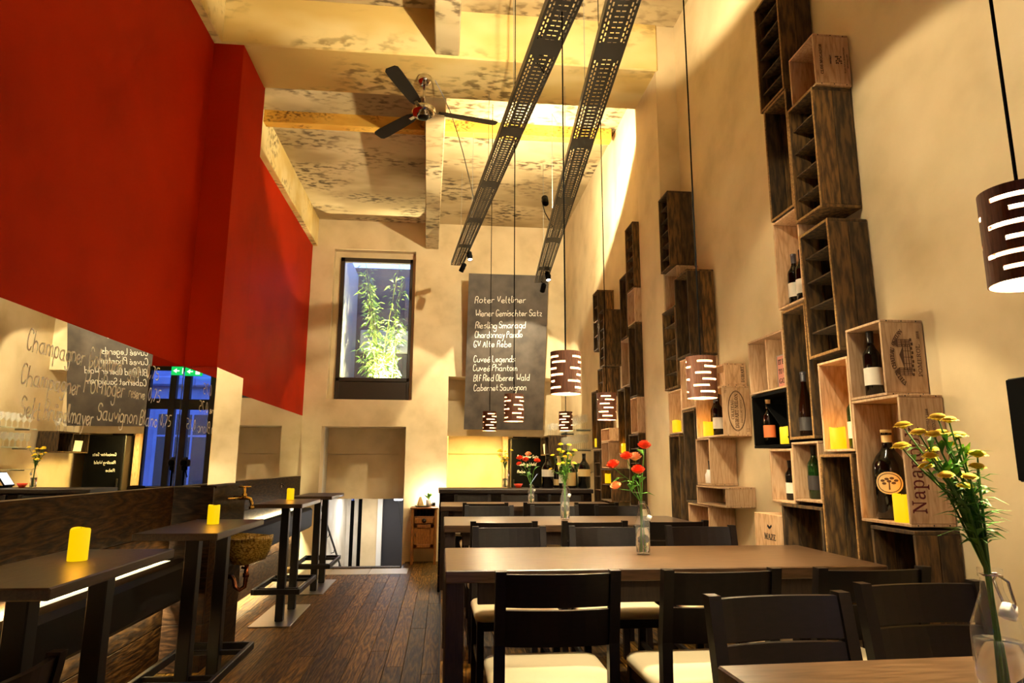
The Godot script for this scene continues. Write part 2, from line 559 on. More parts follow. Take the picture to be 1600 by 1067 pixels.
# ---------------------------------------------------------------- the room
func shell() -> void:
	# main floor: planks running into the room
	var fl := struct_node("floor", "worn dark timber plank floor of the aisle")
	var st := st_new()
	add_span(st, -2.4, 0.06, -0.35, -0.03, -2.6, 9.75)
	add_span(st, -0.58, 2.4, -0.35, -0.03, 8.3, 12.7)
	part(fl, "subfloor", done(st), M.podium_wood)
	var pw := 0.141
	for r in 16:
		var x := -2.236 + pw * (r + 0.5)
		var d := -2.6 - rng.randf() * 1.2
		while d < 10.9:
			var ln: float = [1.3, 1.7, 2.1, 2.5][rng.randi() % 4]
			var d0 := maxf(d, -2.58)
			var stop := 10.94 if x > -0.52 else 9.76
			var d1 := minf(d + ln, stop)
			d += ln
			if d1 - d0 < 0.12 or (x > -0.04 and d0 < 8.3 and d1 < 8.3):
				continue
			part(fl, "plank", cbox(Vector3(pw - 0.003, 0.028, d1 - d0 - 0.003), 0.002), M["floor_wood_%d" % (rng.randi() % 6)], at(w(x, -0.014 + rng.randf_range(-0.0008, 0.0008), (d0 + d1) / 2)))
	# raised dining floor
	var pod := struct_node("floor_raised", "raised dark timber floor under the dining tables")
	st = st_new()
	add_span(st, 0.02, 2.06, 0.0, 0.27, 0.56, 8.34)
	part(pod, "base", done(st), M.podium_wood)
	for r in 11:
		var x2 := 0.01 + 0.187 * (r + 0.5)
		for s in 4:
			var a := 0.55 + s * 1.95
			part(pod, "plank", cbox(Vector3(0.184, 0.028, 1.945), 0.002), M["floor_wood_%d" % ((r * 3 + s * 2) % 6)], at(w(x2, 0.284, a + 0.972)))
	for s in 2:
		part(pod, "riser_board", cbox(Vector3(0.02, 0.13, 7.78), 0.003), M["bar_wood_%d" % s], at(w(0.01, 0.065 + 0.135 * s, 4.45)))
	# walls
	var wl := struct_node("wall_left", "left wall, red above the mirrors")
	st = st_new()
	add_span(st, -2.4, -2.05, 2.25, 5.1, -2.6, 5.45)
	add_span(st, -2.4, -1.80, 2.25, 5.1, 5.45, 6.15)
	add_span(st, -2.6, -2.24, 2.25, 5.1, 6.15, 10.95)
	part(wl, "red_section", done(st), M.red_paint)
	st = st_new()
	add_span(st, -2.4, -2.056, -0.1, 2.25, -2.6, 5.45)
	add_span(st, -2.4, -1.806, -0.1, 2.25, 5.456, 6.15)
	add_span(st, -2.6, -2.246, -0.1, 2.25, 6.15, 10.95)
	part(wl, "plaster_section", done(st), M.plaster)
	st = st_new()
	add_span(st, 2.07, 2.4, -0.1, 5.6, -2.6, 5.45)
	add_span(st, 1.88, 2.4, -0.1, 5.6, 5.452, 6.12)
	add_span(st, 2.03, 2.4, -0.1, 5.6, 6.12, 12.9)
	struct("wall_right", done(st), M.plaster, "pale ochre plaster wall carrying the crates")
	st = st_new()
	add_span(st, -2.6, -1.93, -3.0, 5.6, 10.95, 11.25)
	add_span(st, -1.93, -1.88, 2.09, 5.6, 10.95, 11.25)
	add_span(st, -1.88, -0.6, 2.09, 2.52, 10.95, 11.25)
	add_span(st, -1.88, -0.525, 5.04, 5.6, 10.95, 11.25)
	add_span(st, -0.6, -0.525, -3.0, 2.52, 10.95, 11.25)
	add_span(st, -0.525, 0.067, -3.0, 5.6, 10.95, 11.25)
	add_span(st, 0.067, 2.4, 2.92, 5.6, 10.95, 11.25)
	struct("wall_back", done(st), M.plaster, "pale ochre end wall with window, stair opening and bar recess")
	# recess behind the bar
	st = st_new()
	add_span(st, -0.1, 0.067, -0.1, 3.1, 11.25, 12.8)
	add_span(st, 0.067, 2.03, -0.1, 3.1, 12.6, 12.8)
	add_span(st, 0.067, 2.03, 2.92, 3.1, 11.25, 12.6)
	add_span(st, 0.067, 2.03, 2.05, 2.92, 11.45, 12.6)
	struct("wall_recess", done(st), M.plaster, "lit recess behind the bar")
	# ceiling
	var ce := struct_node("ceiling", "raw stained concrete ceiling with deep beams")
	st = st_new()
	add_span(st, -2.6, 2.4, 5.55, 5.8, -2.6, 11.25)
	part(ce, "slab", done(st), M.concrete)
	st = st_new()
	add_cspan(st, -2.4, 1.9, 5.08, 5.56, 5.435, 6.13, 0.012)
	part(ce, "cross_beam", done(st), M.concrete_yellow)
	st = st_new()
	add_cspan(st, -2.4, 2.4, 5.08, 5.56, -1.2, -0.5, 0.012)
	part(ce, "cross_beam", done(st), M.concrete_yellow)
	var b := Basis(Vector3.UP, atan2(0.11, 4.8))
	st = st_new()
	add_cbox(st, w(-0.205, 5.325, 8.55), Vector3(0.216, 0.46, 4.86), 0.01, b)
	part(ce, "long_beam", done(st), M.concrete)
	st = st_new()
	add_cspan(st, -0.148, 0.068, 5.10, 5.555, -0.5, 5.45, 0.01)
	part(ce, "long_beam", done(st), M.concrete)
	st = st_new()
	add_cspan(st, -2.5, -2.16, 5.08, 5.555, 6.13, 10.95, 0.006)
	part(ce, "edge_beam", done(st), M.concrete_yellow)
	st = st_new()
	add_cspan(st, -2.4, -1.98, 5.08, 5.555, -2.6, 5.45, 0.006)
	part(ce, "edge_beam", done(st), M.concrete_yellow)
	st = st_new()
	add_cspan(st, -2.16, -0.30, 5.40, 5.555, 7.40, 7.53, 0.006)
	part(ce, "joist", done(st), M.joist_yellow)
	st = st_new()
	add_cspan(st, -0.08, 1.97, 5.40, 5.555, 7.40, 7.53, 0.006)
	part(ce, "joist", done(st), M.joist_yellow)

# ---------------------------------------------------------------- street front behind the camera, seen in the mirrors
func front_of_house() -> void:
	var fr := struct_node("window_1", "glazed street front with dark timber mullions")
	var D := -2.6
	var st := st_new()
	for x in [0.05, 0.52, 1.02, 1.5, 2.0]:
		add_cspan(st, x - 0.06, x + 0.06, 0.0, 3.75, D - 0.12, D, 0.006)
	for y in [0.12, 2.62, 3.32, 3.72]:
		add_cspan(st, 0.05, 2.0, y - (0.10 if y != 3.32 else 0.05), y + (0.10 if y != 3.32 else 0.05), D - 0.11, D - 0.01, 0.006)
	part(fr, "frame", done(st), M.dark_frame)
	st = st_new()
	add_span(st, 0.05, 2.0, 0.2, 3.7, D - 0.065, D - 0.059)
	part(fr, "pane", done(st), M.pane_glass)
	st = st_new()
	add_span(st, -2.6, 2.4, 3.78, 5.8, D - 0.3, D)
	add_span(st, -2.6, 0.0, -0.3, 3.78, D - 0.3, D)  # unseen left half kept solid so that less blue dusk light enters
	add_span(st, 2.05, 2.4, -0.3, 3.78, D - 0.3, D)
	struct("wall_front", done(st), M.plaster, "street wall around the shop windows, left half closed to cut the blue light")
	# exit sign hung inside the door
	var ex := thing("exit_sign", "lit green emergency exit sign with white running figure and arrow above the street door", "sign", w(0.80, 3.22, -2.3))
	st = st_new()
	add_cbox(st, Vector3.ZERO, Vector3(0.32, 0.16, 0.04), 0.006)
	part(ex, "housing", done(st), M.exit_green)
	st = st_new()
	add_box(st, Vector3(-0.08, 0.0, -0.022), Vector3(0.08, 0.11, 0.003))
	add_box(st, Vector3(0.06, 0.0, -0.022), Vector3(0.10, 0.02, 0.003))
	tri(st, Vector3(0.06, 0.045, -0.0225), Vector3(0.06, -0.045, -0.0225), Vector3(0.125, 0, -0.0225), Vector3(0, 0, -1))
	part(ex, "pictogram", done(st), M.exit_white)
	st = st_new()
	add_tube(st, [Vector3(-0.1, 0.08, 0), Vector3(-0.1, 2.3, 0)], 0.004)
	add_tube(st, [Vector3(0.1, 0.08, 0), Vector3(0.1, 2.3, 0)], 0.004)
	part(ex, "hanger", done(st), M.black_metal)
	# street and the house opposite
	st = st_new()
	add_span(st, -12, 12, -0.4, -0.15, -16, -2.9)
	struct("ground_street", done(st), M.asphalt, "street outside")
	var ho := thing("house_across_street", "pale house front with tall windows across the street in blue dusk", "building", w(0, -0.15, -10.5))
	st = st_new()
	add_box(st, Vector3(0, 5.5, 0.4), Vector3(24, 11, 0.8))
	part(ho, "wall", done(st), M.facade)
	for i in 9:
		var x := -10.0 + i * 2.5
		part(ho, "pilaster", cbox(Vector3(0.5, 10.8, 0.2), 0.03), M.facade, at(Vector3(x, 5.4, -0.08)))
		part(ho, "cornice", cbox(Vector3(2.5, 0.3, 0.3), 0.05), M.facade, at(Vector3(x, 4.1, -0.12)))
		for k in 2:
			var y := 2.0 + k * 4.0
			var win := part(ho, "window", cbox(Vector3(1.25, 2.5, 0.12), 0.02), M.facade, at(Vector3(x + 1.25, y, -0.04)))
			part(win, "pane", cbox(Vector3(1.0, 2.2, 0.04), 0.01), M.lit_room if (i == 3 and k == 0) else M.facade_dark, at(Vector3(0, 0, -0.06)))
			part(win, "glazing_bar", cbox(Vector3(0.06, 2.2, 0.05), 0.01), M.facade, at(Vector3(0, 0, -0.075)))
			part(win, "glazing_bar", cbox(Vector3(1.0, 0.06, 0.05), 0.01), M.facade, at(Vector3(0, 0.45, -0.075)))
	# photographer's tripod
	var tp := thing("camera_tripod", "black camera on a tripod reflected in the corner mirror", "tripod", w(0.0, 0, -0.14))
	st = st_new()
	add_cbox(st, Vector3(0, 1.50, 0.02), Vector3(0.15, 0.11, 0.07), 0.015)
	add_cbox(st, Vector3(0, 1.565, 0.02), Vector3(0.07, 0.05, 0.06), 0.015)
	part(tp, "camera_body", done(st), M.black_paint)
	st = st_new(true)
	add_lathe(st, [Vector2(0.0, 0.0), Vector2(0.042, 0.0), Vector2(0.042, 0.06), Vector2(0.036, 0.062), Vector2(0.0, 0.062)], 20, Vector3(0, 1.5, -0.01), Basis(Vector3.RIGHT, -PI / 2))
	part(tp, "lens", done(st), M.matte_black)
	st = st_new()
	add_tube(st, [Vector3(0, 1.05, 0), Vector3(0, 1.40, 0)], 0.018)
	add_cbox(st, Vector3(0, 1.42, 0.01), Vector3(0.07, 0.07, 0.09), 0.012)
	add_tube(st, [Vector3(0, 1.40, 0.04), Vector3(0.05, 1.28, 0.28)], 0.010)
	part(tp, "head", done(st), M.matte_black)
	for k in 3:
		var a := TAU * k / 3.0 + 0.5
		st = st_new()
		add_tube(st, [Vector3(0, 1.12, 0), Vector3(cos(a) * 0.42, 0.0, sin(a) * 0.42)], 0.018, 0.011)
		part(tp, "leg", done(st), M.matte_black)

# ---------------------------------------------------------------- stairs going down at the back
func stairwell() -> void:
	var st := st_new()
	add_span(st, -2.2, -1.93, -3.0, 2.3, 11.25, 14.6)
	add_span(st, -0.6, -0.4, -3.0, 2.3, 11.25, 14.6)
	add_span(st, -2.2, -0.4, -3.2, -3.0, 10.4, 15.0)
	struct("wall_stairwell", done(st), M.stair_plaster, "white stairwell walls")
	st = st_new()
	add_span(st, -1.93, -0.6, 2.09, 2.3, 11.25, 14.6)
	add_span(st, -1.93, -0.6, 1.66, 2.09, 11.63, 11.75)
	add_span(st, -1.93, -0.6, 1.00, 1.65, 11.65, 11.75)
	add_span(st, -1.93, -0.6, 0.92, 1.0, 11.65, 14.6)
	add_span(st, -1.93, -0.6, 1.0, 2.09, 11.72, 11.9)
	struct("wall_stair_lintel", done(st), M.plaster, "boxed lintel above the stairs")
	# end wall with doors
	st = st_new()
	add_span(st, -1.93, -1.86, -3, 1.0, 14.35, 14.6)
	add_span(st, -1.80, -1.70, -3, 1.0, 14.4, 14.6)
	struct("wall_stair_end", done(st), M.stair_plaster, "white end of the stairwell")
	st = st_new()
	add_span(st, -1.62, -1.30, -3, 1.0, 14.3, 14.6)
	struct("trim_1", done(st), M.plaster, "beige wall strip beside the cellar door")
	st = st_new()
	add_cspan(st, -1.30, -1.20, -3, 1.0, 14.2, 14.6)
	struct("trim_2", done(st), M.white_paint, "white door jamb at the foot of the stairs")
	st = st_new()
	add_cspan(st, -1.86, -1.79, -3, 0.75, 14.38, 14.5)
	add_cspan(st, -1.70, -1.61, -3, 0.9, 14.36, 14.5)
	struct("door_1", done(st), M.matte_black, "narrow dark cellar doors standing ajar")
	st = st_new()
	add_cspan(st, -1.20, -0.6, -3, 1.0, 14.3, 14.5)
	struct("door_2", done(st), M.door_dark, "dark slate door at the foot of the stairs")
	# steps and threshold
	var sn := struct_node("floor_stairs", "stairs leading down")
	for i in 12:
		st = st_new()
		add_cspan(st, -1.93, -0.6, -0.18 * (i + 1) - 0.30, -0.18 * (i + 1), 10.42 + 0.27 * i, 10.72 + 0.27 * i, 0.006)
		part(sn, "step", done(st), M.stone_pale)
	var th := struct_node("trim_3", "pale stone threshold in front of the stairs")
	for i in 3:
		part(th, "stone_slab", cbox(Vector3(0.535, 0.05, 0.50), 0.004), M.stone_pale, at(w(-1.955 + 0.54 * i + 0.25 - 0.1, -0.022, 10.02)))
	st = st_new()
	add_cspan(st, -2.24, -0.58, -0.12, 0.018, 10.27, 10.42, 0.01)
	part(th, "nosing", done(st), M.floor_wood_5)
	st = st_new()
	add_span(st, -2.4, -0.58, -0.4, -0.05, 9.7, 10.4)
	part(th, "slab_bed", done(st), M.podium_wood)
	# handrail on the left wall
	var hr := thing("stair_handrail", "thin dark metal handrail sloping down the white stairwell wall", "handrail", w(-1.87, 0.86, 10.88))
	st = st_new()
	add_tube(st, [Vector3(0, 0, 0), Vector3(0, -1.40, -2.75)], 0.018)
	part(hr, "rail", done(st), M.black_metal)
	for i in 4:
		var t := 0.12 + 0.24 * i
		st = st_new()
		add_tube(st, [Vector3(0, -1.40 * t, -2.75 * t), Vector3(-0.01, -1.40 * t - 0.07, -2.75 * t), Vector3(-0.06, -1.40 * t - 0.08, -2.75 * t)], 0.007)
		part(hr, "bracket", done(st), M.black_metal)
	# lit sign on a stand by the right side
	var lp := thing("stair_lamp", "small white glowing box lamp hanging by a rod over the stairs", "lamp", w(-0.76, 0.99, 12.2))
	st = st_new()
	add_cbox(st, Vector3(0, -0.07, 0), Vector3(0.15, 0.11, 0.10), 0.01)
	part(lp, "lamp_box", done(st), M.tube_white)
	st = st_new()
	add_tube(st, [Vector3(0.0, -0.12, 0), Vector3(0.09, -0.75, 0)], 0.006)
	part(lp, "rod", done(st), M.black_metal)
	omni(lp, "lamp_light", Vector3(0, -0.07, 0), Color(0.93, 0.96, 1.0), 0.8, 0.05)
	var cl := thing("stair_ceiling_light", "white tube light under the ceiling of the lower stairs, hidden behind the lintel", "lamp", w(-1.3, 0.90, 13.3))
	st = st_new()
	add_cbox(st, Vector3(0, 0, 0), Vector3(0.9, 0.03, 0.10), 0.01)
	part(cl, "tube", done(st), M.tube_white)
	area(cl, "tube_light", Vector3(0, -0.02, 0), Vector3.DOWN, Vector3.RIGHT, Vector2(0.9, 0.1), Color(0.98, 0.95, 0.91), 1.7)

# ---------------------------------------------------------------- window onto the courtyard with bamboo
func courtyard_window() -> void:
	var wn := struct_node("window_2", "tall dark framed window onto a courtyard with bamboo")
	var st := st_new()
	add_cspan(st, -1.78, -1.715, 2.53, 4.93, 11.06, 11.14, 0.004)
	add_cspan(st, -0.625, -0.58, 2.53, 4.93, 11.06, 11.14, 0.004)
	add_cspan(st, -1.78, -0.58, 4.86, 4.93, 11.06, 11.14, 0.004)
	add_cspan(st, -1.78, -0.58, 2.83, 2.89, 11.06, 11.14, 0.004)
	part(wn, "frame", done(st), M.dark_frame)
	st = st_new()
	add_cspan(st, -1.78, -0.58, 2.52, 2.83, 11.08, 11.13, 0.004)
	part(wn, "lower_panel", done(st), M.dark_frame)
	st = st_new()
	add_span(st, -1.72, -0.62, 2.88, 4.87, 11.095, 11.101)
	part(wn, "pane", done(st), M.pane_glass)
	st = st_new()
	add_span(st, -1.88, -1.78, 2.52, 5.04, 11.10, 11.25)
	add_span(st, -0.58, -0.525, 2.52, 5.04, 11.10, 11.25)
	add_span(st, -1.78, -0.58, 4.93, 5.04, 11.10, 11.25)
	part(wn, "reveal", done(st), M.plaster)
	# courtyard
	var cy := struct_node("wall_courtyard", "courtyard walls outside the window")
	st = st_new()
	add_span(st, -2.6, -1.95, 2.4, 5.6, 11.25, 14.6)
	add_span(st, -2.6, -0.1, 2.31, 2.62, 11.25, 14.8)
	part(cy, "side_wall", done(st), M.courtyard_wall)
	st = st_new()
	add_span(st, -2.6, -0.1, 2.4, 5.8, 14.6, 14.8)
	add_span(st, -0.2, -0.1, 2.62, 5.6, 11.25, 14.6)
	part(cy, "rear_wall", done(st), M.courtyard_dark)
	for k in 2:
		part(cy, "window_pane", cbox(Vector3(0.75, 1.1, 0.06), 0.01), M.facade_dark, at(w(-0.55, 3.3 + 1.75 * k, 14.58)))
	part(cy, "ledge", cbox(Vector3(1.6, 0.5, 0.1), 0.02), M.courtyard_wall, at(w(-1.05, 4.12, 14.56)))
	# bamboo
	var bm := thing("bamboo_plant", "tall leafy bamboo in the courtyard, lit from below at its foot", "bamboo", w(-1.12, 2.62, 12.6))
	st = st_new(true)
	add_lathe(st, [Vector2(0.0, 0.0), Vector2(0.20, 0.0), Vector2(0.25, 0.25), Vector2(0.23, 0.25), Vector2(0.0, 0.22)], 18)
	part(bm, "planter", done(st), M.soil)
	st = st_new(true)
	var leaves := st_new()
	var r := RandomNumberGenerator.new()
	r.seed = 31
	for c in 16:
		var top := Vector3(r.randf_range(-0.52, 0.34), r.randf_range(1.3, 2.9), r.randf_range(-0.4, 0.35))
		if c < 5:
			top = Vector3(r.randf_range(-0.6, 0.5), r.randf_range(0.7, 1.2), r.randf_range(-0.4, 0.35))
		var foot := Vector3(r.randf_range(-0.14, 0.14), 0.2, r.randf_range(-0.12, 0.12))
		var pts := []
		for i in 7:
			var t := i / 6.0
			pts.append(foot.lerp(top, t) + Vector3(top.x, 0, top.z) * 0.4 * (t * t - t))
		add_tube(st, pts, 0.009, 0.003, 5)
		for i in 90:
			var t2 := r.randf_range(0.16, 1.0)
			var k := int(t2 * 5.99)
			var p: Vector3 = pts[k].lerp(pts[k + 1], t2 * 6.0 - k)
			var dir := Vector3(r.randf_range(-1, 1), r.randf_range(-0.8, 0.5), r.randf_range(-1, 1)).normalized()
			p += dir * r.randf_range(0.0, 0.12)
			var ln := r.randf_range(0.08, 0.17)
			var sd := dir.cross(Vector3(r.randf_range(-1, 1), r.randf_range(-1, 1), r.randf_range(-1, 1))).normalized() * ln * 0.10
			var mid := p + dir * ln * 0.4 + Vector3(0, 0.006, 0)
			var tip := p + dir * ln + Vector3(0, -0.25 * ln, 0)
			tri(leaves, p, mid + sd, mid - sd, Vector3.UP)
			tri(leaves, mid + sd, tip, mid - sd, Vector3.UP)
	part(bm, "canes", done(st), M.bamboo_cane).set_meta("kind", "stuff")
	part(bm, "leaves", done(leaves), M.bamboo_leaf).set_meta("kind", "stuff")
	var fl := thing("garden_floodlight", "small glowing floodlight at the foot of the bamboo", "lamp", w(-1.02, 2.90, 12.15))
	st = st_new()
	add_cbox(st, Vector3(0, 0, 0), Vector3(0.10, 0.06, 0.06), 0.008)
	part(fl, "lamp_head", done(st), M.black_metal)
	st = st_new()
	add_box(st, Vector3(0, 0.033, -0.005), Vector3(0.08, 0.006, 0.05))
	part(fl, "lamp_lens", done(st), M.spot_lens)
	st = st_new()
	add_tube(st, [Vector3(0, 0, 0), Vector3(0, -0.28, 0)], 0.008)
	part(fl, "spike", done(st), M.black_metal)
	var sl := SpotLight3D.new()
	sl.name = "floodlight"
	sl.light_color = Color(1.0, 0.93, 0.72)
	sl.light_energy = 45.0
	sl.spot_angle = 80.0
	sl.spot_range = 20.0
	sl.light_size = 0.04
	sl.shadow_enabled = true
	fl.add_child(sl)
	sl.position = Vector3(0, 0.05, -0.01)
	sl.rotation = Vector3(deg_to_rad(65), 0.0, 0)

# ---------------------------------------------------------------- handwriting drawn as chalk strokes
# each glyph: strokes of points, two digits x y; baseline y = 3, small letters to 6, capitals to 9
const GLYPH := {
	"a": "46 16 05 04 13 33 44;46 43 53", "b": "09 03;05 16 36 45 44 33 13 04", "c": "45 36 16 05 04 13 33 44", "d": "49 43;45 36 16 05 04 13 33 44",
	"e": "04 45 36 16 05 04 13 33 44", "f": "38 29 18 13;06 36", "g": "45 36 16 05 04 13 33 44;46 41 30 10 01", "h": "09 03;05 16 36 45 43",
	"i": "06 03;07 08", "k": "09 03;36 04 33", "l": "09 04 13", "m": "06 03;05 16 26 35 33;35 46 56 65 63", "n": "06 03;05 16 36 45 43",
	"o": "16 05 04 13 33 44 45 36 16", "p": "06 00;05 16 36 45 44 33 13 04", "r": "06 03;05 16 36", "s": "46 16 05 15 35 44 33 03",
	"t": "18 14 23 33;06 36", "u": "06 04 13 33 44;46 43", "v": "06 23 46", "w": "06 13 36 53 66", "y": "06 23;46 10 00", "z": "06 46 03 43",
	"é": "04 45 36 16 05 04 13 33 44;27 38", "ü": "06 04 13 33 44;46 43;17 18;37 38",
	"A": "03 29 43;15 35", "B": "03 09 39 48 47 36 06;36 45 44 33 03", "C": "48 39 19 07 05 13 33 44", "D": "03 09 29 47 45 33 03", "G": "48 39 19 07 05 13 33 44 45 25",
	"L": "09 03 43", "O": "19 07 05 13 33 45 47 39 19", "P": "03 09 39 48 47 36 06", "R": "03 09 39 48 47 36 06;36 43", "S": "48 39 19 08 07 16 36 45 44 33 13 04",
	"V": "09 23 49", "W": "09 13 36 53 69", "0": "19 07 05 13 23 35 37 29 19", "5": "49 09 06 36 45 44 33 03", "7": "09 49 13", "8": "26 08 19 39 48 26 04 13 33 44 26", ",": "14 02", "-": "05 35", "1": "07 29 23", "2": "08 19 39 48 03 43", "4": "39 04 44;35 32"}

func chalk(text: String, origin: Vector3, right: Vector3, up: Vector3, cap: float, width: float, stroke: float, seed_: int) -> ArrayMesh:
	var r := RandomNumberGenerator.new()
	r.seed = seed_
	var total := 0.0
	for ch in text:
		total += 2.5 if ch == " " else adv(ch)
	var sx := width / total
	var sy := cap / 6.0
	var nrm := right.cross(up)
	var st := st_new()
	var x := 0.0
	for ch in text:
		if ch == " ":
			x += 2.5
			continue
		if GLYPH.has(ch):
			var dy := r.randf_range(-0.25, 0.25)
			for s in GLYPH[ch].split(";"):
				var pts := []
				for tk in s.split(" "):
					var px := float(tk.substr(0, 1)) + r.randf_range(-0.18, 0.18)
					var py := float(tk.substr(1, 1)) - 3.0 + dy + r.randf_range(-0.18, 0.18)
					pts.append(Vector2((x + px + py * 0.12) * sx, py * sy))
				for it in 2:
					var q := [pts[0]]
					for i in pts.size() - 1:
						q.append(pts[i].lerp(pts[i + 1], 0.25))
						q.append(pts[i].lerp(pts[i + 1], 0.75))
					q.append(pts[-1])
					pts = q
				for i in pts.size() - 1:
					var a: Vector2 = pts[i]
					var b: Vector2 = pts[i + 1]
					if a.distance_to(b) < 0.0004:
						continue
					var e := (b - a).normalized() * stroke * 0.25
					a -= e
					b += e
					var n := (b - a).normalized().orthogonal() * stroke * 0.5
					var f := func(v: Vector2) -> Vector3: return origin + right * v.x + up * v.y + nrm * 0.00012 * (i % 4)
					quad(st, f.call(a + n), f.call(b + n), f.call(b - n), f.call(a - n), nrm)
		x += adv(ch)
	return done(st)

# a written line, one part for each word
func write(parent: Node3D, called: String, text: String, origin: Vector3, right: Vector3, up: Vector3, cap: float, width: float, stroke: float, seed_: int, m: Material) -> void:
	var total := 0.0
	for ch in text:
		total += 2.5 if ch == " " else adv(ch)
	var sx := width / total
	var x := 0.0
	for word in text.split(" "):
		var ww := 0.0
		for ch in word:
			ww += adv(ch)
		part(parent, called, chalk(word, origin + right * x * sx, right, up, cap, ww * sx, stroke, seed_ + int(x)), m)
		x += ww + 2.5

func adv(ch: String) -> float:
	if not GLYPH.has(ch):
		return 2.0
	var m := 0.0
	for s in GLYPH[ch].split(";"):
		for tk in s.split(" "):
			m = maxf(m, float(tk.substr(0, 1)))
	return m + 1.6

# flat printed lettering lying in the plane right / up
func lettering(parent: Node3D, text: String, c: Vector3, right: Vector3, up: Vector3, cap: float, m: Material, serif := true, bold := false, width := 0.0) -> MeshInstance3D:
	var f := SystemFont.new()
	f.font_names = PackedStringArray(["Droid Serif" if serif else "Droid Sans"])
	f.font_weight = 700 if bold else 400
	var t := TextMesh.new()
	t.font = f
	t.text = text
	t.font_size = 32
	t.pixel_size = cap / 23.0
	t.depth = 0.0012
	t.curve_step = 2.0
	var sx := 1.0
	if width > 0.0:
		var ww := t.get_aabb().size.x
		if ww > 0.0:
			sx = width / ww
	return part(parent, "lettering", t, m, Transform3D(Basis(right * sx, up, right.cross(up)), c))

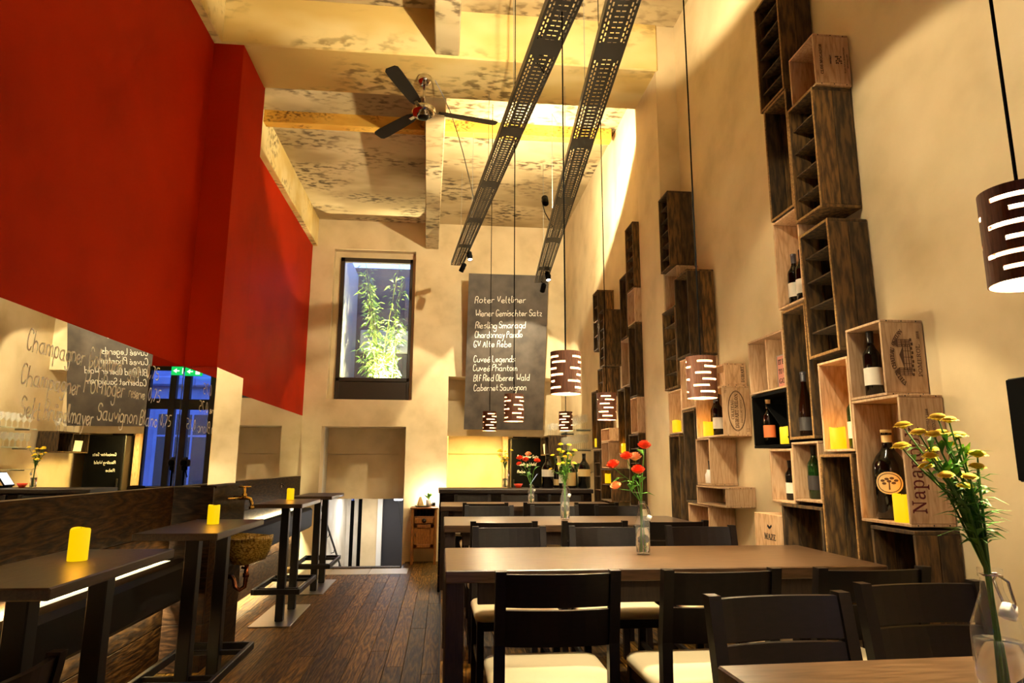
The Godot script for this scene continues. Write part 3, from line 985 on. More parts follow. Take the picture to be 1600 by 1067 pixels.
# ---------------------------------------------------------------- left wall: mirrors, boards, leaning bench, basin, bar tables
func left_side() -> void:
	var z0 := 1.325
	var z1 := 2.248
	var mh := z1 - z0
	var my := (z0 + z1) / 2
	var mr := thing("wall_mirror", "long wall mirror under the red wall with a handwritten champagne list", "mirror", w(-2.052, 0, 0))
	var ds := [-1.4, 1.0, 3.2, 5.45]
	for i in 3:
		part(mr, "mirror_panel", cbox(Vector3(0.006, mh, ds[i + 1] - ds[i] - 0.001), 0.0006), M.mirror, at(Vector3(0.003, my, -(ds[i] + ds[i + 1]) / 2)))
	var R := Vector3(0, 0, -1)
	var U := Vector3.UP
	var lines := [["Champagner", 3.45, 0.55, 2.045, 0.105], ["Gobillard", 4.04, 0.40, 2.050, 0.115], ["gg8", 4.53, 0.17, 2.06, 0.07], ["0,75", 4.80, 0.21, 2.085, 0.085],
		["Champagner", 3.44, 0.55, 1.875, 0.10], ["Pol", 4.02, 0.17, 1.905, 0.125], ["Roger", 4.22, 0.30, 1.905, 0.115], ["reserve", 4.57, 0.24, 1.925, 0.075], ["0,75", 4.86, 0.21, 1.93, 0.085],
		["Sekt Bründlmayer", 3.47, 0.70, 1.715, 0.10], ["Sauvignon Blanc", 4.20, 0.86, 1.755, 0.10], ["0,75", 5.10, 0.20, 1.77, 0.08]]
	var k := 0
	for l in lines:
		write(mr, "chalk_word", l[0], Vector3(0.0062, l[3], -l[1]), R, U, l[4], l[2], 0.009, 100 + k, M.chalk_faint)
		k += 1
	var mp := thing("pillar_mirror", "mirror cladding the pillar below the red paint, reflecting the blue street", "mirror", w(-2.045, 0, 5.45))
	part(mp, "mirror_panel", cbox(Vector3(0.25, mh, 0.006), 0.0006), M.mirror, Transform3D(Basis(Vector3.UP, deg_to_rad(-0.4)), Vector3(0.127, my, 0.004)))
	part(mp, "mirror_panel", cbox(Vector3(0.006, mh, 0.70), 0.0006), M.mirror, at(Vector3(0.248, my, -0.352)))
	var mf := thing("rear_wall_mirror", "mirror on the left wall beyond the pillar above grey boards", "mirror", w(-2.246, 0, 6.15))
	part(mf, "mirror_panel", cbox(Vector3(0.006, z1 - 1.315, 4.79), 0.0006), M.mirror, at(Vector3(0.003, (z1 + 1.315) / 2, -2.4)))

	# wood wainscot
	var wa := struct_node("trim_4", "dark board cladding below the long mirror")
	for i in 4:
		var y := 0.165 + 0.33 * i
		part(wa, "board", cbox(Vector3(0.03, 0.327, 3.2), 0.003), M["board_wood_%d" % (i % 4)], at(w(-2.035, y, 3.80)))
		part(wa, "board", cbox(Vector3(0.03, 0.327, 3.2), 0.003), M["board_wood_%d" % ((i + 2) % 4)], at(w(-2.035, y, 0.597)))
	var wp := struct_node("trim_5", "dark board box around the foot of the pillar")
	for i in 4:
		var y := 0.165 + 0.33 * i
		part(wp, "board", cbox(Vector3(0.29, 0.327, 0.03), 0.003), M["bar_wood_%d" % [2, 4, 0, 3][i]], at(w(-1.875, y, 5.415)))
		part(wp, "board", cbox(Vector3(0.03, 0.327, 0.83), 0.003), M["board_wood_%d" % [5, 3, 1, 5][i]], at(w(-1.745, y, 5.845)))
	part(wp, "ledge", cbox(Vector3(0.12, 0.02, 0.83), 0.003), M.board_wood_1, at(w(-1.78, 1.318, 5.845)))
	var wf := struct_node("trim_6", "grey brown board cladding beyond the pillar")
	for i in 4:
		part(wf, "board", cbox(Vector3(0.03, 0.324, 4.66), 0.003), M["board_wood_%d" % ((i * 2 + 1) % 6)], at(w(-2.22, 0.163 + 0.327 * i, 8.60)))
	var bu := thing("bottle_opener", "small chrome opener fixed near the end of the grey boards", "opener", w(-2.2, 1.2, 9.6))
	var st := st_new()
	add_cbox(st, Vector3(0.008, 0, 0), Vector3(0.014, 0.06, 0.05), 0.004)
	part(bu, "plate", done(st), M.chrome)
	st = st_new(true)
	add_tube(st, [Vector3(0.01, 0.02, 0.02), Vector3(0.05, 0.0, 0.02), Vector3(0.05, 0.0, -0.02), Vector3(0.01, 0.02, -0.02)], 0.006)
	part(bu, "hook", done(st), M.chrome)

	# leaning benches with light strips behind
	for b in [["leaning_bench", "long dark padded leaning bench glowing from behind, in front of the champagne mirror", -1.965, -1.80, 0.54, 0.805, 0.6, 5.38, -2.02],
			["leaning_bench", "dark padded leaning bench with light behind it, beyond the stone basin", -2.135, -1.96, 0.54, 0.84, 6.32, 10.75, -2.205]]:
		var bn := thing(b[0], b[1], "bench", Vector3.ZERO, 0.0, "leaning benches on the left wall")
		st = st_new()
		add_cspan(st, b[2], b[3], b[4], b[5], b[6], b[7], 0.03)
		part(bn, "pad", done(st), M.bench_leather)
		var nb := 3
		for i in nb:
			var d := lerpf(b[6] + 0.25, b[7] - 0.25, i / float(nb - 1))
			st = st_new()
			add_cspan(st, b[8], b[2] + 0.01, b[4] + 0.06, b[5] - 0.06, d - 0.03, d + 0.03, 0.004)
			part(bn, "bracket", done(st), M.black_metal)
		var xs: float = (b[8] + b[2]) / 2
		for s in [[b[5] - 0.015, Vector3.UP], [b[4] + 0.015, Vector3.DOWN]]:
			st = st_new()
			add_span(st, xs - 0.02, xs + 0.02, s[0] - 0.005, s[0] + 0.005, b[6] + 0.05, b[7] - 0.05)
			part(bn, "light_strip", done(st), M.led_strip)
			var le := (6.0 if b[6] < 2.0 else 5.0) if s[1].y > 0.0 else (36.0 if b[6] < 2.0 else 50.0)
			area(bn, "strip_light", Vector3(xs - 0.015, s[0] + s[1].y * 0.008, -(b[6] + b[7]) / 2), Vector3(-1, s[1].y * 0.5, 0), Vector3(0, 0, 1), Vector2(b[7] - b[6] - 0.1, 0.016), Color(1.0, 0.95, 0.74), le)

	# petrified wood basin with brass tap
	var bs := thing("wash_basin", "small polished petrified wood basin on the board-clad pillar", "basin", w(-1.73, 0.80, 5.90))
	st = st_new(true)
	var rings := []
	var prof := [[0.10, -0.10], [0.155, -0.085], [0.19, -0.02], [0.215, 0.07], [0.215, 0.11], [0.195, 0.11], [0.185, 0.06], [0.15, -0.03], [0.06, -0.055]]
	for p in prof:
		var ring := []
		for i in 22:
			var a := TAU * i / 22.0
			var rr: float = p[0] * (1.0 + 0.06 * sin(a * 3.0 + 0.6) + 0.035 * sin(a * 5.0 + 2.0))
			ring.append(Vector3(0.165 + cos(a) * rr * 0.80, p[1] + 0.012 * sin(a * 2.0 + 1.0), sin(a) * rr * 1.15))
		rings.append(ring)
	add_loft(st, rings)
	part(bs, "bowl", done(st), M.petrified_wood)
	st = st_new(true)
	add_tube(st, [Vector3(0.15, -0.09, 0.0), Vector3(0.15, -0.24, 0.0), Vector3(0.145, -0.29, 0.0), Vector3(0.11, -0.315, 0.0), Vector3(0.07, -0.29, 0.0), Vector3(0.06, -0.24, 0.0), Vector3(0.045, -0.215, 0.0), Vector3(0.0, -0.21, 0.0)], 0.018, -1.0, 12)
	add_lathe(st, [Vector2(0, -0.015), Vector2(0.026, -0.015), Vector2(0.026, 0.015), Vector2(0, 0.015)], 12, Vector3(0.15, -0.20, 0))
	add_tube(st, [Vector3(0.15, -0.15, 0.0), Vector3(0.11, -0.14, 0.0)], 0.010, -1.0, 8)
	part(bs, "drain_pipe", done(st), M.copper_pipe)
	var tpp := thing("brass_tap", "brass garden tap above the petrified wood basin", "tap", w(-1.73, 1.215, 5.92))
	st = st_new(true)
	add_tube(st, [Vector3(0.0, 0.0, 0.0), Vector3(0.10, 0.0, 0.0), Vector3(0.135, -0.01, 0.0), Vector3(0.15, -0.045, 0.0), Vector3(0.15, -0.08, 0.0)], 0.016, 0.014, 12)
	add_lathe(st, [Vector2(0, -0.012), Vector2(0.022, -0.012), Vector2(0.022, 0.012), Vector2(0, 0.012)], 12, Vector3(0.15, -0.08, 0))
	add_tube(st, [Vector3(-0.02, 0.0, 0.16), Vector3(0.02, 0.0, 0.12), Vector3(0.05, 0, 0.0)], 0.009, -1.0, 8)
	part(tpp, "spout", done(st), M.brass)
	st = st_new(true)
	add_lathe(st, [Vector2(0, 0), Vector2(0.02, 0), Vector2(0.02, 0.03), Vector2(0.010, 0.04), Vector2(0.010, 0.085), Vector2(0, 0.085)], 12, Vector3(0.085, 0.0, 0))
	add_tube(st, [Vector3(0.085, 0.09, 0.05), Vector3(0.085, 0.09, -0.05)], 0.007, -1.0, 8)
	add_tube(st, [Vector3(0.035, 0.09, 0.0), Vector3(0.135, 0.09, 0.0)], 0.007, -1.0, 8)
	part(tpp, "valve_handle", done(st), M.brass)

	# standing tables
	var bt := thing("standing_table", "dark standing table nearest the camera with a candle on it", "table", w(-1.435, 0, 2.81), 0.0, "standing tables along the leaning bench")
	part(bt, "table_top", cbox(Vector3(0.455, 0.04, 0.99), 0.005), M.bar_table_top, at(Vector3(0, 1.095, 0)))
	for s in [-1.0, 1.0]:
		part(bt, "post", cbox(Vector3(0.075, 1.06, 0.075), 0.005), M.black_metal, at(Vector3(0.03, 0.54, 0.27 * s)))
	st = st_new()
	for s in [-1.0, 1.0]:
		add_cbox(st, Vector3(0.21 * s + 0.01, 0.30, 0), Vector3(0.03, 0.05, 0.86), 0.004)
		add_cbox(st, Vector3(0.01, 0.30, 0.42 * s), Vector3(0.40, 0.05, 0.03), 0.004)
		add_cbox(st, Vector3(0.01, 0.30, 0.27 * s), Vector3(0.40, 0.03, 0.03), 0.004)
	part(bt, "foot_rail", done(st), M.black_metal)
	part(bt, "base_plate", cbox(Vector3(0.38, 0.01, 1.0), 0.002), M.steel_plate, at(Vector3(-0.01, 0.006, 0)))
	copy_of(bt, "standing_table", "dark standing table with a candle, beside the petrified wood basin", w(-1.465, 0, 4.485))
	copy_of(bt, "standing_table", "dark standing table with a candle on a shiny steel plate, beyond the basin", w(-1.56, 0, 7.25))
	copy_of(bt, "standing_table", "farthest dark standing table, bare, close to the stairs", w(-1.53, 0, 8.82))

	# framed black picture on the right wall
	var pc := thing("black_picture", "plain black panel hanging on the right wall at the frame edge", "picture", w(2.055, 1.63, 1.93))
	part(pc, "panel", cbox(Vector3(0.025, 0.36, 0.60), 0.003), M.matte_black, at(Vector3.ZERO))
	part(pc, "edge_frame", cbox(Vector3(0.012, 0.37, 0.61), 0.003), M.black_paint, at(Vector3(0.006, 0, 0)))

# ---------------------------------------------------------------- bar counter, blackboard, shelves
func bar_and_recess() -> void:
	var bar := thing("bar_counter", "dark board-clad bar counter across the back of the room", "bar counter", w(0, 0, 8.38))
	var st := st_new()
	add_span(st, -0.0, 1.86, 0.0, 1.15, 0.03, 0.60)
	part(bar, "carcass", done(st), M.podium_wood)
	for i in 6:
		part(bar, "front_board", cbox(Vector3(1.89, 0.188, 0.03), 0.003), M["bar_wood_%d" % i], at(Vector3(0.915, 0.095 + 0.191 * i, -0.015)))
		part(bar, "end_board", cbox(Vector3(0.03, 0.188, 0.60), 0.003), M["bar_wood_%d" % ((i + 3) % 6)], at(Vector3(-0.015, 0.095 + 0.191 * i, -0.30)))
	part(bar, "counter_top", cbox(Vector3(1.92, 0.05, 0.68), 0.005), M.table_frame, at(Vector3(0.915, 1.172, -0.30)))

	# big leaning blackboard, top tilted forward from the wall
	var bb := thing("blackboard", "tall slate blackboard with a handwritten wine list above the bar", "blackboard", w(1.0, 2.05, 10.85))
	var top := Vector3(0.0, 2.48, 0.45)
	var bo := Vector3(-0.015, 0.0, 0.0)
	var hw0 := 0.645
	var hw1 := 0.65
	st = st_new()
	var nrm := Vector3(0, -0.18, 1).normalized()
	var c4 := [bo + Vector3(-hw0 - 0.012, 0, 0), bo + Vector3(hw0 - 0.012, 0, 0), top + Vector3(hw1 + 0.005, 0, 0), top + Vector3(-hw1 + 0.005, 0, 0)]
	var ring0 := []
	var ring1 := []
	for p in c4:
		ring0.append(p)
		ring1.append(p - nrm * 0.03)
	add_loft(st, [ring0, ring1])
	part(bb, "slate_panel", done(st), M.slate)
	var up := (top - bo).normalized()
	up = Vector3(0, up.y, up.z).normalized()
	# each line: words, left end, height above the lower edge, length
	var texts := [["Roter Veltliner", -0.539, 2.013, 0.843], ["Wiener Gemischter Satz", -0.523, 1.800, 1.096], ["Riesling Smaragd", -0.520, 1.610, 0.824], ["Chardonnay Pandio", -0.526, 1.458, 0.780], ["GV Alte Rebe", -0.544, 1.305, 0.624], ["Cuveé Legends", -0.538, 1.068, 0.686], ["Cuveé Phantom", -0.545, 0.928, 0.728], ["Blf Ried Oberer Wald", -0.531, 0.767, 0.918], ["Cabernet Sauvignon", -0.527, 0.614, 0.864]]
	var k := 0
	for t in texts:
		var o := Vector3(t[1], t[2], 0.45 * t[2] / 2.48) + nrm * 0.004
		write(bb, "chalk_word", t[0], o, Vector3(1, 0.03, 0.0055).normalized(), up, 0.105, t[3], 0.0085, 200 + k, M.chalk)
		k += 1
	part(bb, "wall_cleat", cbox(Vector3(0.5, 0.05, 0.44), 0.004), M.black_metal, at(Vector3(0, 2.30, 0.13)))

	# recess: light under the soffit, jamb strip, fridge
	var rl := thing("recess_light", "warm strip light under the soffit of the bar recess", "lamp", w(0.62, 2.035, 11.56))
	part(rl, "light_strip", cbox(Vector3(1.0, 0.014, 0.05), 0.003), M.led_strip, at(Vector3.ZERO))
	area(rl, "strip_light", Vector3(0, -0.015, 0), Vector3.DOWN, Vector3.RIGHT, Vector2(1.0, 0.06), Color(1.0, 0.88, 0.55), 6.0)
	st = st_new()
	add_span(st, 0.067, 2.03, 1.965, 2.05, 11.455, 11.48)
	struct("trim_9", done(st), M.plaster, "lip hiding the strip light of the recess")
	st = st_new()
	add_cspan(st, 0.067, 0.085, 1.25, 1.98, 11.5, 12.2, 0.003)
	struct("trim_7", done(st), M.plaster, "plaster pilaster strip on the side of the recess")
	st = st_new()
	add_span(st, 0.067, 2.03, 1.68, 1.70, 12.58, 12.6)
	struct("trim_8", done(st), M.label_cream, "ledge across the back of the recess")
	var fr := thing("black_fridge", "tall black fridge with faint chalk notes behind the bar", "fridge", w(1.51, 0, 12.2))
	part(fr, "body", cbox(Vector3(0.62, 1.96, 0.60), 0.012), M.black_paint, at(Vector3(0, 0.98, 0)))
	var fd := part(fr, "door", cbox(Vector3(0.60, 1.90, 0.04), 0.01), M.matte_black, at(Vector3(0, 0.99, 0.325)))
	part(fd, "handle", cbox(Vector3(0.03, 0.3, 0.03), 0.008), M.black_metal, at(Vector3(-0.26, 0.1, 0.04)))
	for i in 3:
		write(fd, "chalk_word", ["Gemischter Satz", "Riesling Wald", "Rebe"][i], Vector3(-0.2, 0.62 - 0.13 * i, 0.0215), Vector3.RIGHT, Vector3.UP, 0.05, [0.38, 0.34, 0.15][i], 0.006, 300 + i, M.chalk_faint)
	part(fr, "box_on_top", cbox(Vector3(0.22, 0.06, 0.3), 0.01), M.matte_black, at(Vector3(-0.12, 1.99, 0)))
	var pl := thing("pale_pillar_board", "pale upright board beside the black fridge", "board", w(1.13, 0, 12.3))
	part(pl, "board", cbox(Vector3(0.09, 2.0, 0.3), 0.006), M.pine_1, at(Vector3(0, 1.0, 0)))

	# wooden box shelf on the back of the recess, right of the fridge
	var bx := thing("box_shelf", "dark wooden box shelf with jars on the right wall of the bar", "shelf", w(1.86, 1.66, 11.3))
	part(bx, "shelf_board", cbox(Vector3(0.30, 0.02, 0.9), 0.003), M.old_crate_0, at(Vector3(0, 0.0, 0)))
	part(bx, "shelf_board", cbox(Vector3(0.30, 0.02, 0.9), 0.003), M.old_crate_0, at(Vector3(0, 0.30, 0)))
	for s in [-1.0, 0.1, 1.0]:
		part(bx, "side_board", cbox(Vector3(0.30, 0.30, 0.02), 0.003), M.old_crate_1, at(Vector3(0, 0.15, 0.44 * s)))
	part(bx, "back_board", cbox(Vector3(0.02, 0.30, 0.9), 0.003), M.old_crate_3, at(Vector3(0.145, 0.15, 0)))
	var cd := thing("menu_card", "cream card standing in the box shelf behind the bar", "card", w(1.74, 1.675, 11.48))
	part(cd, "card_sheet", cbox(Vector3(0.004, 0.17, 0.24), 0.001), M.paper, Transform3D(Basis(Vector3(0, 0, 1), 0.1), Vector3(0, 0.085, 0)))

	# glass shelves on the right wall with hanging rows of glasses
	var gl := lathe([Vector2(0.0, 0.0), Vector2(0.030, 0.001), Vector2(0.031, 0.004), Vector2(0.004, 0.008), Vector2(0.004, 0.085), Vector2(0.020, 0.10), Vector2(0.036, 0.135), Vector2(0.034, 0.18), Vector2(0.029, 0.205)], 12)
	var nsh := 0
	for y in [1.97, 1.70, 1.40]:
		var shn: String = ["upper", "middle", "lowest"][nsh]
		var sh := thing("glass_shelf", "%s glass shelf on the right wall behind the bar" % shn, "shelf", w(1.91, y, 9.70), 0.0, "glass shelves behind the bar")
		part(sh, "glass_plate", cbox(Vector3(0.22, 0.01, 1.50), 0.002), M.shelf_glass)
		for s in [-0.6, 0.6]:
			part(sh, "bracket", cbox(Vector3(0.20, 0.012, 0.015), 0.003), M.black_metal, at(Vector3(0.01, -0.012, s)))
		if nsh < 2:
			for i in 11:
				for j in 2:
					solo("wine_glass", "clear wine glass standing on the %s glass shelf behind the bar" % shn, "glass", gl, M.wine_glass_clear, w(1.86 + 0.09 * j, y + 0.006, 9.05 + 0.13 * i), 0.0, "wine glasses on the %s glass shelf" % shn)
		else:
			for i in 3:
				solo("green_tumbler", "green glass tumbler on the lowest glass shelf behind the bar", "glass", lathe([Vector2(0, 0), Vector2(0.033, 0.0), Vector2(0.038, 0.11), Vector2(0.035, 0.11), Vector2(0.03, 0.01), Vector2(0, 0.01)], 14), M.green_tumbler, w(1.88, y + 0.006, 9.2 + 0.12 * i), 0.0, "green tumblers behind the bar")
		nsh += 1
	for i in 7:
		solo("wine_glass", "clear wine glass on top of the dark box shelf behind the bar", "glass", gl, M.wine_glass_clear, w(1.80 + 0.09 * (i % 2), 1.972, 10.98 + 0.11 * i), 0.0, "wine glasses on the box shelf")

	# small oak night cupboard by the stairs
	var cb := thing("oak_cupboard", "small antique oak cupboard with drawer and door, between the stairs and the bar", "cupboard", w(-0.262, 0, 10.74))
	part(cb, "top", cbox(Vector3(0.43, 0.022, 0.36), 0.006), M.oak, at(Vector3(0, 0.832, 0)))
	for sx in [-1.0, 1.0]:
		for sz in [-1.0, 1.0]:
			part(cb, "leg", cbox(Vector3(0.04, 0.822, 0.04), 0.005), M.oak, at(Vector3(0.175 * sx, 0.411, 0.14 * sz)))
		part(cb, "side_panel", cbox(Vector3(0.015, 0.58, 0.26), 0.003), M.oak, at(Vector3(0.178 * sx, 0.53, 0)))
	part(cb, "back_panel", cbox(Vector3(0.33, 0.58, 0.012), 0.002), M.oak, at(Vector3(0, 0.53, -0.15)))
	part(cb, "shelf_board", cbox(Vector3(0.34, 0.02, 0.29), 0.003), M.oak, at(Vector3(0, 0.70, 0)))
	part(cb, "bottom_board", cbox(Vector3(0.34, 0.02, 0.29), 0.003), M.oak, at(Vector3(0, 0.245, 0)))
	var dr := part(cb, "drawer", cbox(Vector3(0.29, 0.085, 0.02), 0.006), M.oak, at(Vector3(0, 0.645, 0.150)))
	st = st_new(true)
	add_lathe(st, [Vector2(0, 0), Vector2(0.035, 0.0), Vector2(0.02, 0.008), Vector2(0.012, 0.02), Vector2(0, 0.024)], 12, Vector3.ZERO, Basis(Vector3.RIGHT, PI / 2))
	part(dr, "pull", done(st), M.bronze_dark, at(Vector3(0, 0, 0.010)))
	st = st_new()
	for s in [-1.0, 1.0]:
		add_cbox(st, Vector3(0.125 * s, 0, 0), Vector3(0.05, 0.34, 0.02), 0.003)
		add_cbox(st, Vector3(0, 0.145 * s, 0), Vector3(0.30, 0.05, 0.02), 0.003)
	var dor := part(cb, "door", done(st), M.oak, at(Vector3(0, 0.42, 0.150)))
	part(dor, "door_panel", cbox(Vector3(0.21, 0.25, 0.01), 0.003), M.oak, at(Vector3(0, 0, -0.004)))
	part(dor, "knob", cbox(Vector3(0.012, 0.05, 0.02), 0.004), M.bronze_dark, at(Vector3(-0.128, 0.02, 0.014)))
	st = st_new()
	for i in 5:
		add_cbox(st, Vector3(-0.10 + 0.05 * i, 0.765, 0.0), Vector3(0.006, 0.10, 0.25), 0.002)
	part(cb, "rack_slats", done(st), M.matte_black)
	# tray, lamp and plant on it
	var ty := thing("dark_tray", "shallow dark tray on the oak cupboard", "tray", w(-0.29, 0.843, 10.76))
	part(ty, "dish", lathe([Vector2(0, 0), Vector2(0.10, 0.0), Vector2(0.135, 0.016), Vector2(0.13, 0.02), Vector2(0.095, 0.008), Vector2(0, 0.008)], 20), M.bronze_dark)
	var vs := thing("plant_pot", "white pot of green leaves glowing in lamp light on the oak cupboard", "plant", w(-0.20, 0.853, 10.73))
	part(vs, "pot", lathe([Vector2(0, 0), Vector2(0.04, 0.0), Vector2(0.05, 0.10), Vector2(0.045, 0.10), Vector2(0.035, 0.02), Vector2(0, 0.02)], 16), M.white_ceramic)
	st = st_new()
	var r := RandomNumberGenerator.new()
	r.seed = 5
	for i in 9:
		var a := TAU * i / 9.0 + r.randf()
		blade(st, Vector3(0, 0.09, 0), Vector3(cos(a) * 0.9, r.randf_range(0.8, 1.6), sin(a) * 0.6).normalized(), r.randf_range(0.15, 0.24), 0.026)
	part(vs, "leaves", done(st), M.leaf_green)
	var tl := thing("cupboard_lamp", "pale cone table lamp on the oak cupboard lighting the wall", "lamp", w(-0.33, 0.853, 10.74))
	part(tl, "lamp_shade", lathe([Vector2(0, 0), Vector2(0.055, 0.0), Vector2(0.05, 0.03), Vector2(0.02, 0.14), Vector2(0, 0.145)], 18), M.label_cream)
	var us := thing("wall_uplight", "small lit uplighter tucked behind the plant on the oak cupboard", "lamp", w(-0.13, 0.853, 10.80))
	part(us, "lamp_cup", lathe([Vector2(0, 0), Vector2(0.03, 0.0), Vector2(0.035, 0.06), Vector2(0.03, 0.06), Vector2(0, 0.04)], 14), M.black_metal)
	part(us, "lamp_bulb", lathe([Vector2(0, 0.045), Vector2(0.02, 0.05), Vector2(0.024, 0.07), Vector2(0.015, 0.09), Vector2(0, 0.095)], 12), M.spot_lens)
	omni(us, "uplight", Vector3(0, 0.07, 0), Color(1.0, 0.92, 0.78), 0.75, 0.03)

# a bent leaf blade: four faces with a midrib fold
func blade(st: SurfaceTool, p: Vector3, dir: Vector3, ln: float, wd: float, droop := 0.35) -> void:
	var side := dir.cross(Vector3.UP)
	if side.length() < 0.05:
		side = Vector3.RIGHT
	side = side.normalized() * wd
	var m := p + dir * ln * 0.5 + Vector3(0, -ln * droop * 0.2, 0)
	var tip := p + dir * ln + Vector3(0, -ln * droop, 0)
	var up := side.cross(dir).normalized() * wd * 0.25
	if up.y < 0:
		up = -up
	tri(st, p, m + side + up, m, Vector3.UP)
	tri(st, p, m, m - side + up, Vector3.UP)
	tri(st, m + side + up, tip, m, Vector3.UP)
	tri(st, m, tip, m - side + up, Vector3.UP)

# ---------------------------------------------------------------- tables and chairs
func make_chair(label: String, p: Vector3, turn: float, group: String) -> Node3D:
	var c := thing("dining_chair", label, "chair", p, turn, group)
	var st := st_new(true)
	var rings := []
	for q in [[0.030, -0.030], [0.008, -0.026], [0.0, -0.012], [0.0, 0.004], [0.012, 0.016], [0.04, 0.024], [0.10, 0.028]]:
		rings.append(rrect(0, -0.015, 0.225 - q[0], 0.215 - q[0], maxf(0.06 - q[0], 0.02), 0.445 + q[1]))
	add_loft(st, rings)
	part(c, "seat_cushion", done(st), M.seat_cream)
	st = st_new()
	add_cbox(st, Vector3(0, 0.395, -0.19), Vector3(0.38, 0.05, 0.022))
	add_cbox(st, Vector3(0, 0.395, 0.17), Vector3(0.38, 0.05, 0.022))
	add_cbox(st, Vector3(-0.195, 0.395, -0.01), Vector3(0.022, 0.05, 0.38))
	add_cbox(st, Vector3(0.195, 0.395, -0.01), Vector3(0.022, 0.05, 0.38))
	part(c, "seat_frame", done(st), M.chair_wood)
	for s in [-1.0, 1.0]:
		st = st_new()
		add_cbox(st, Vector3(0.195 * s, 0.21, -0.195), Vector3(0.036, 0.42, 0.036))
		part(c, "front_leg", done(st), M.chair_wood)
		st = st_new()
		# back post: straight to the seat, leaning back above it
		var r := []
		for q in [[0.0, 0.225], [0.44, 0.195], [0.60, 0.200], [0.845, 0.245]]:
			r.append([Vector3(0.197 * s - 0.018, q[0], q[1] - 0.02), Vector3(0.197 * s + 0.018, q[0], q[1] - 0.02), Vector3(0.197 * s + 0.018, q[0], q[1] + 0.02), Vector3(0.197 * s - 0.018, q[0], q[1] + 0.02)])
		add_loft(st, r)
		part(c, "back_post", done(st), M.chair_wood)
		st = st_new()
		add_cbox(st, Vector3(0.195 * s, 0.20, 0.01), Vector3(0.02, 0.03, 0.38))
		part(c, "side_stretcher", done(st), M.chair_wood)
	# two curved back slats
	for y in [[0.725, 0.835], [0.595, 0.715]]:
		st = st_new()
		var rr := []
		for i in 9:
			var x := -0.185 + 0.37 * i / 8.0
			var bow := 0.022 * (1.0 - pow(x / 0.185, 2.0))
			var z0: float = 0.200 + (y[0] - 0.60) * 0.184 + bow
			var z1: float = 0.200 + (y[1] - 0.60) * 0.184 + bow
			rr.append([Vector3(x, y[0], z0 - 0.01), Vector3(x, y[0], z0 + 0.01), Vector3(x, y[1], z1 + 0.01), Vector3(x, y[1], z1 - 0.01)])
		add_loft(st, rr)
		part(c, "back_slat", done(st), M.chair_wood)
	return c

func make_table(label: String, x0: float, x1: float, d0: float, d1: float, turn := 0.0) -> Node3D:
	var c := w((x0 + x1) / 2, 0.298, (d0 + d1) / 2)
	var t := thing("dining_table", label, "table", c, turn, "long dining tables")
	var hx := (x1 - x0) / 2
	var hz := (d1 - d0) / 2
	part(t, "table_top", cbox(Vector3(hx * 2, 0.048, hz * 2), 0.004), M.table_top, at(Vector3(0, 0.768, 0)))
	for sx in [-1.0, 1.0]:
		for sz in [-1.0, 1.0]:
			part(t, "leg", cbox(Vector3(0.075, 0.744, 0.075), 0.004), M.table_frame, at(Vector3((hx - 0.04) * sx, 0.372, (hz - 0.07) * sz)))
		part(t, "end_rail", cbox(Vector3(0.024, 0.09, hz * 2 - 0.22), 0.003), M.table_frame, at(Vector3((hx - 0.04) * sx, 0.698, 0)))
		part(t, "side_rail", cbox(Vector3(hx * 2 - 0.26, 0.09, 0.024), 0.003), M.table_frame, at(Vector3(0, 0.698, (hz - 0.07) * sx)))
	return t

func dining() -> void:
	make_table("long dining table with orange roses in a clip-top bottle, second nearest", 0.02, 1.86, 2.73, 3.46)
	make_table("long dining table with a bottle of small yellow flowers, third from the camera", 0.02, 1.84, 4.69, 5.47)
	make_table("long dining table with an orange posy, next to the bar", -0.01, 1.80, 6.78, 7.55)
	make_table("nearest dining table corner with the large bottle of yellow flowers", 0.59, 2.03, 0.72, 1.46, deg_to_rad(2.0))
	var rows := [
		["chairs on the near side of the rose table", 2.60, 0.0, [[0.402, "left of three"], [0.974, "middle of three"], [1.54, "right of three"]], "at the near side of the rose table"],
		["chairs on the far side of the rose table", 3.77, PI, [[0.40, "left of three"], [0.96, "middle of three"], [1.55, "right of three"]], "at the far side of the rose table"],
		["chairs on the near side of the third table", 4.62, 0.0, [[0.402, "left one"], [0.99, "middle one"], [1.53, "right one"]], "at the near side of the third table"],
		["chairs on the far side of the third table", 5.80, PI, [[0.42, "left one"], [1.00, "middle one"], [1.58, "right one"]], "at the far side of the third table"],
		["chairs on the near side of the table by the bar", 6.70, 0.0, [[0.41, "left one"], [0.99, "middle one"], [1.475, "right one"]], "at the near side of the table next to the bar"],
		["chairs along the bar", 7.86, PI, [[0.37, "left one"], [0.92, "middle one"], [1.48, "right one"]], "between the last table and the bar"]]
	var first: Node3D = null
	for r in rows:
		for c in r[3]:
			var label: String = "dark wooden chair %s, %s" % [r[4], c[1]]
			var p := w(c[0], 0.298, r[1])
			if first == null:
				first = make_chair(label, p, r[2], r[0])
			else:
				var o := copy_of(first, "dining_chair", label, p, r[2] + rng.randf_range(-0.03, 0.03))
				o.set_meta("group", r[0])
	var o1 := copy_of(first, "dining_chair", "dark wooden chair behind the nearest table, its back close to the camera", w(0.968, 0.298, 1.66), PI + 0.06)
	o1.set_meta("group", "chairs at the nearest table")
	var o2 := copy_of(first, "dining_chair", "dark wooden chair behind the nearest table, close to the right wall", w(1.51, 0.298, 1.81), PI + 0.05)
	o2.set_meta("group", "chairs at the nearest table")
	var o3 := copy_of(first, "dining_chair", "dark reddish wooden chair whose back corner shows at the lower left edge", w(-1.40, 0.0, 2.06), PI / 2 - 0.05)
	o3.scale = Vector3(1.05, 1.12, 1.05)
	o3.set_meta("group", "chair at the nearest standing table")

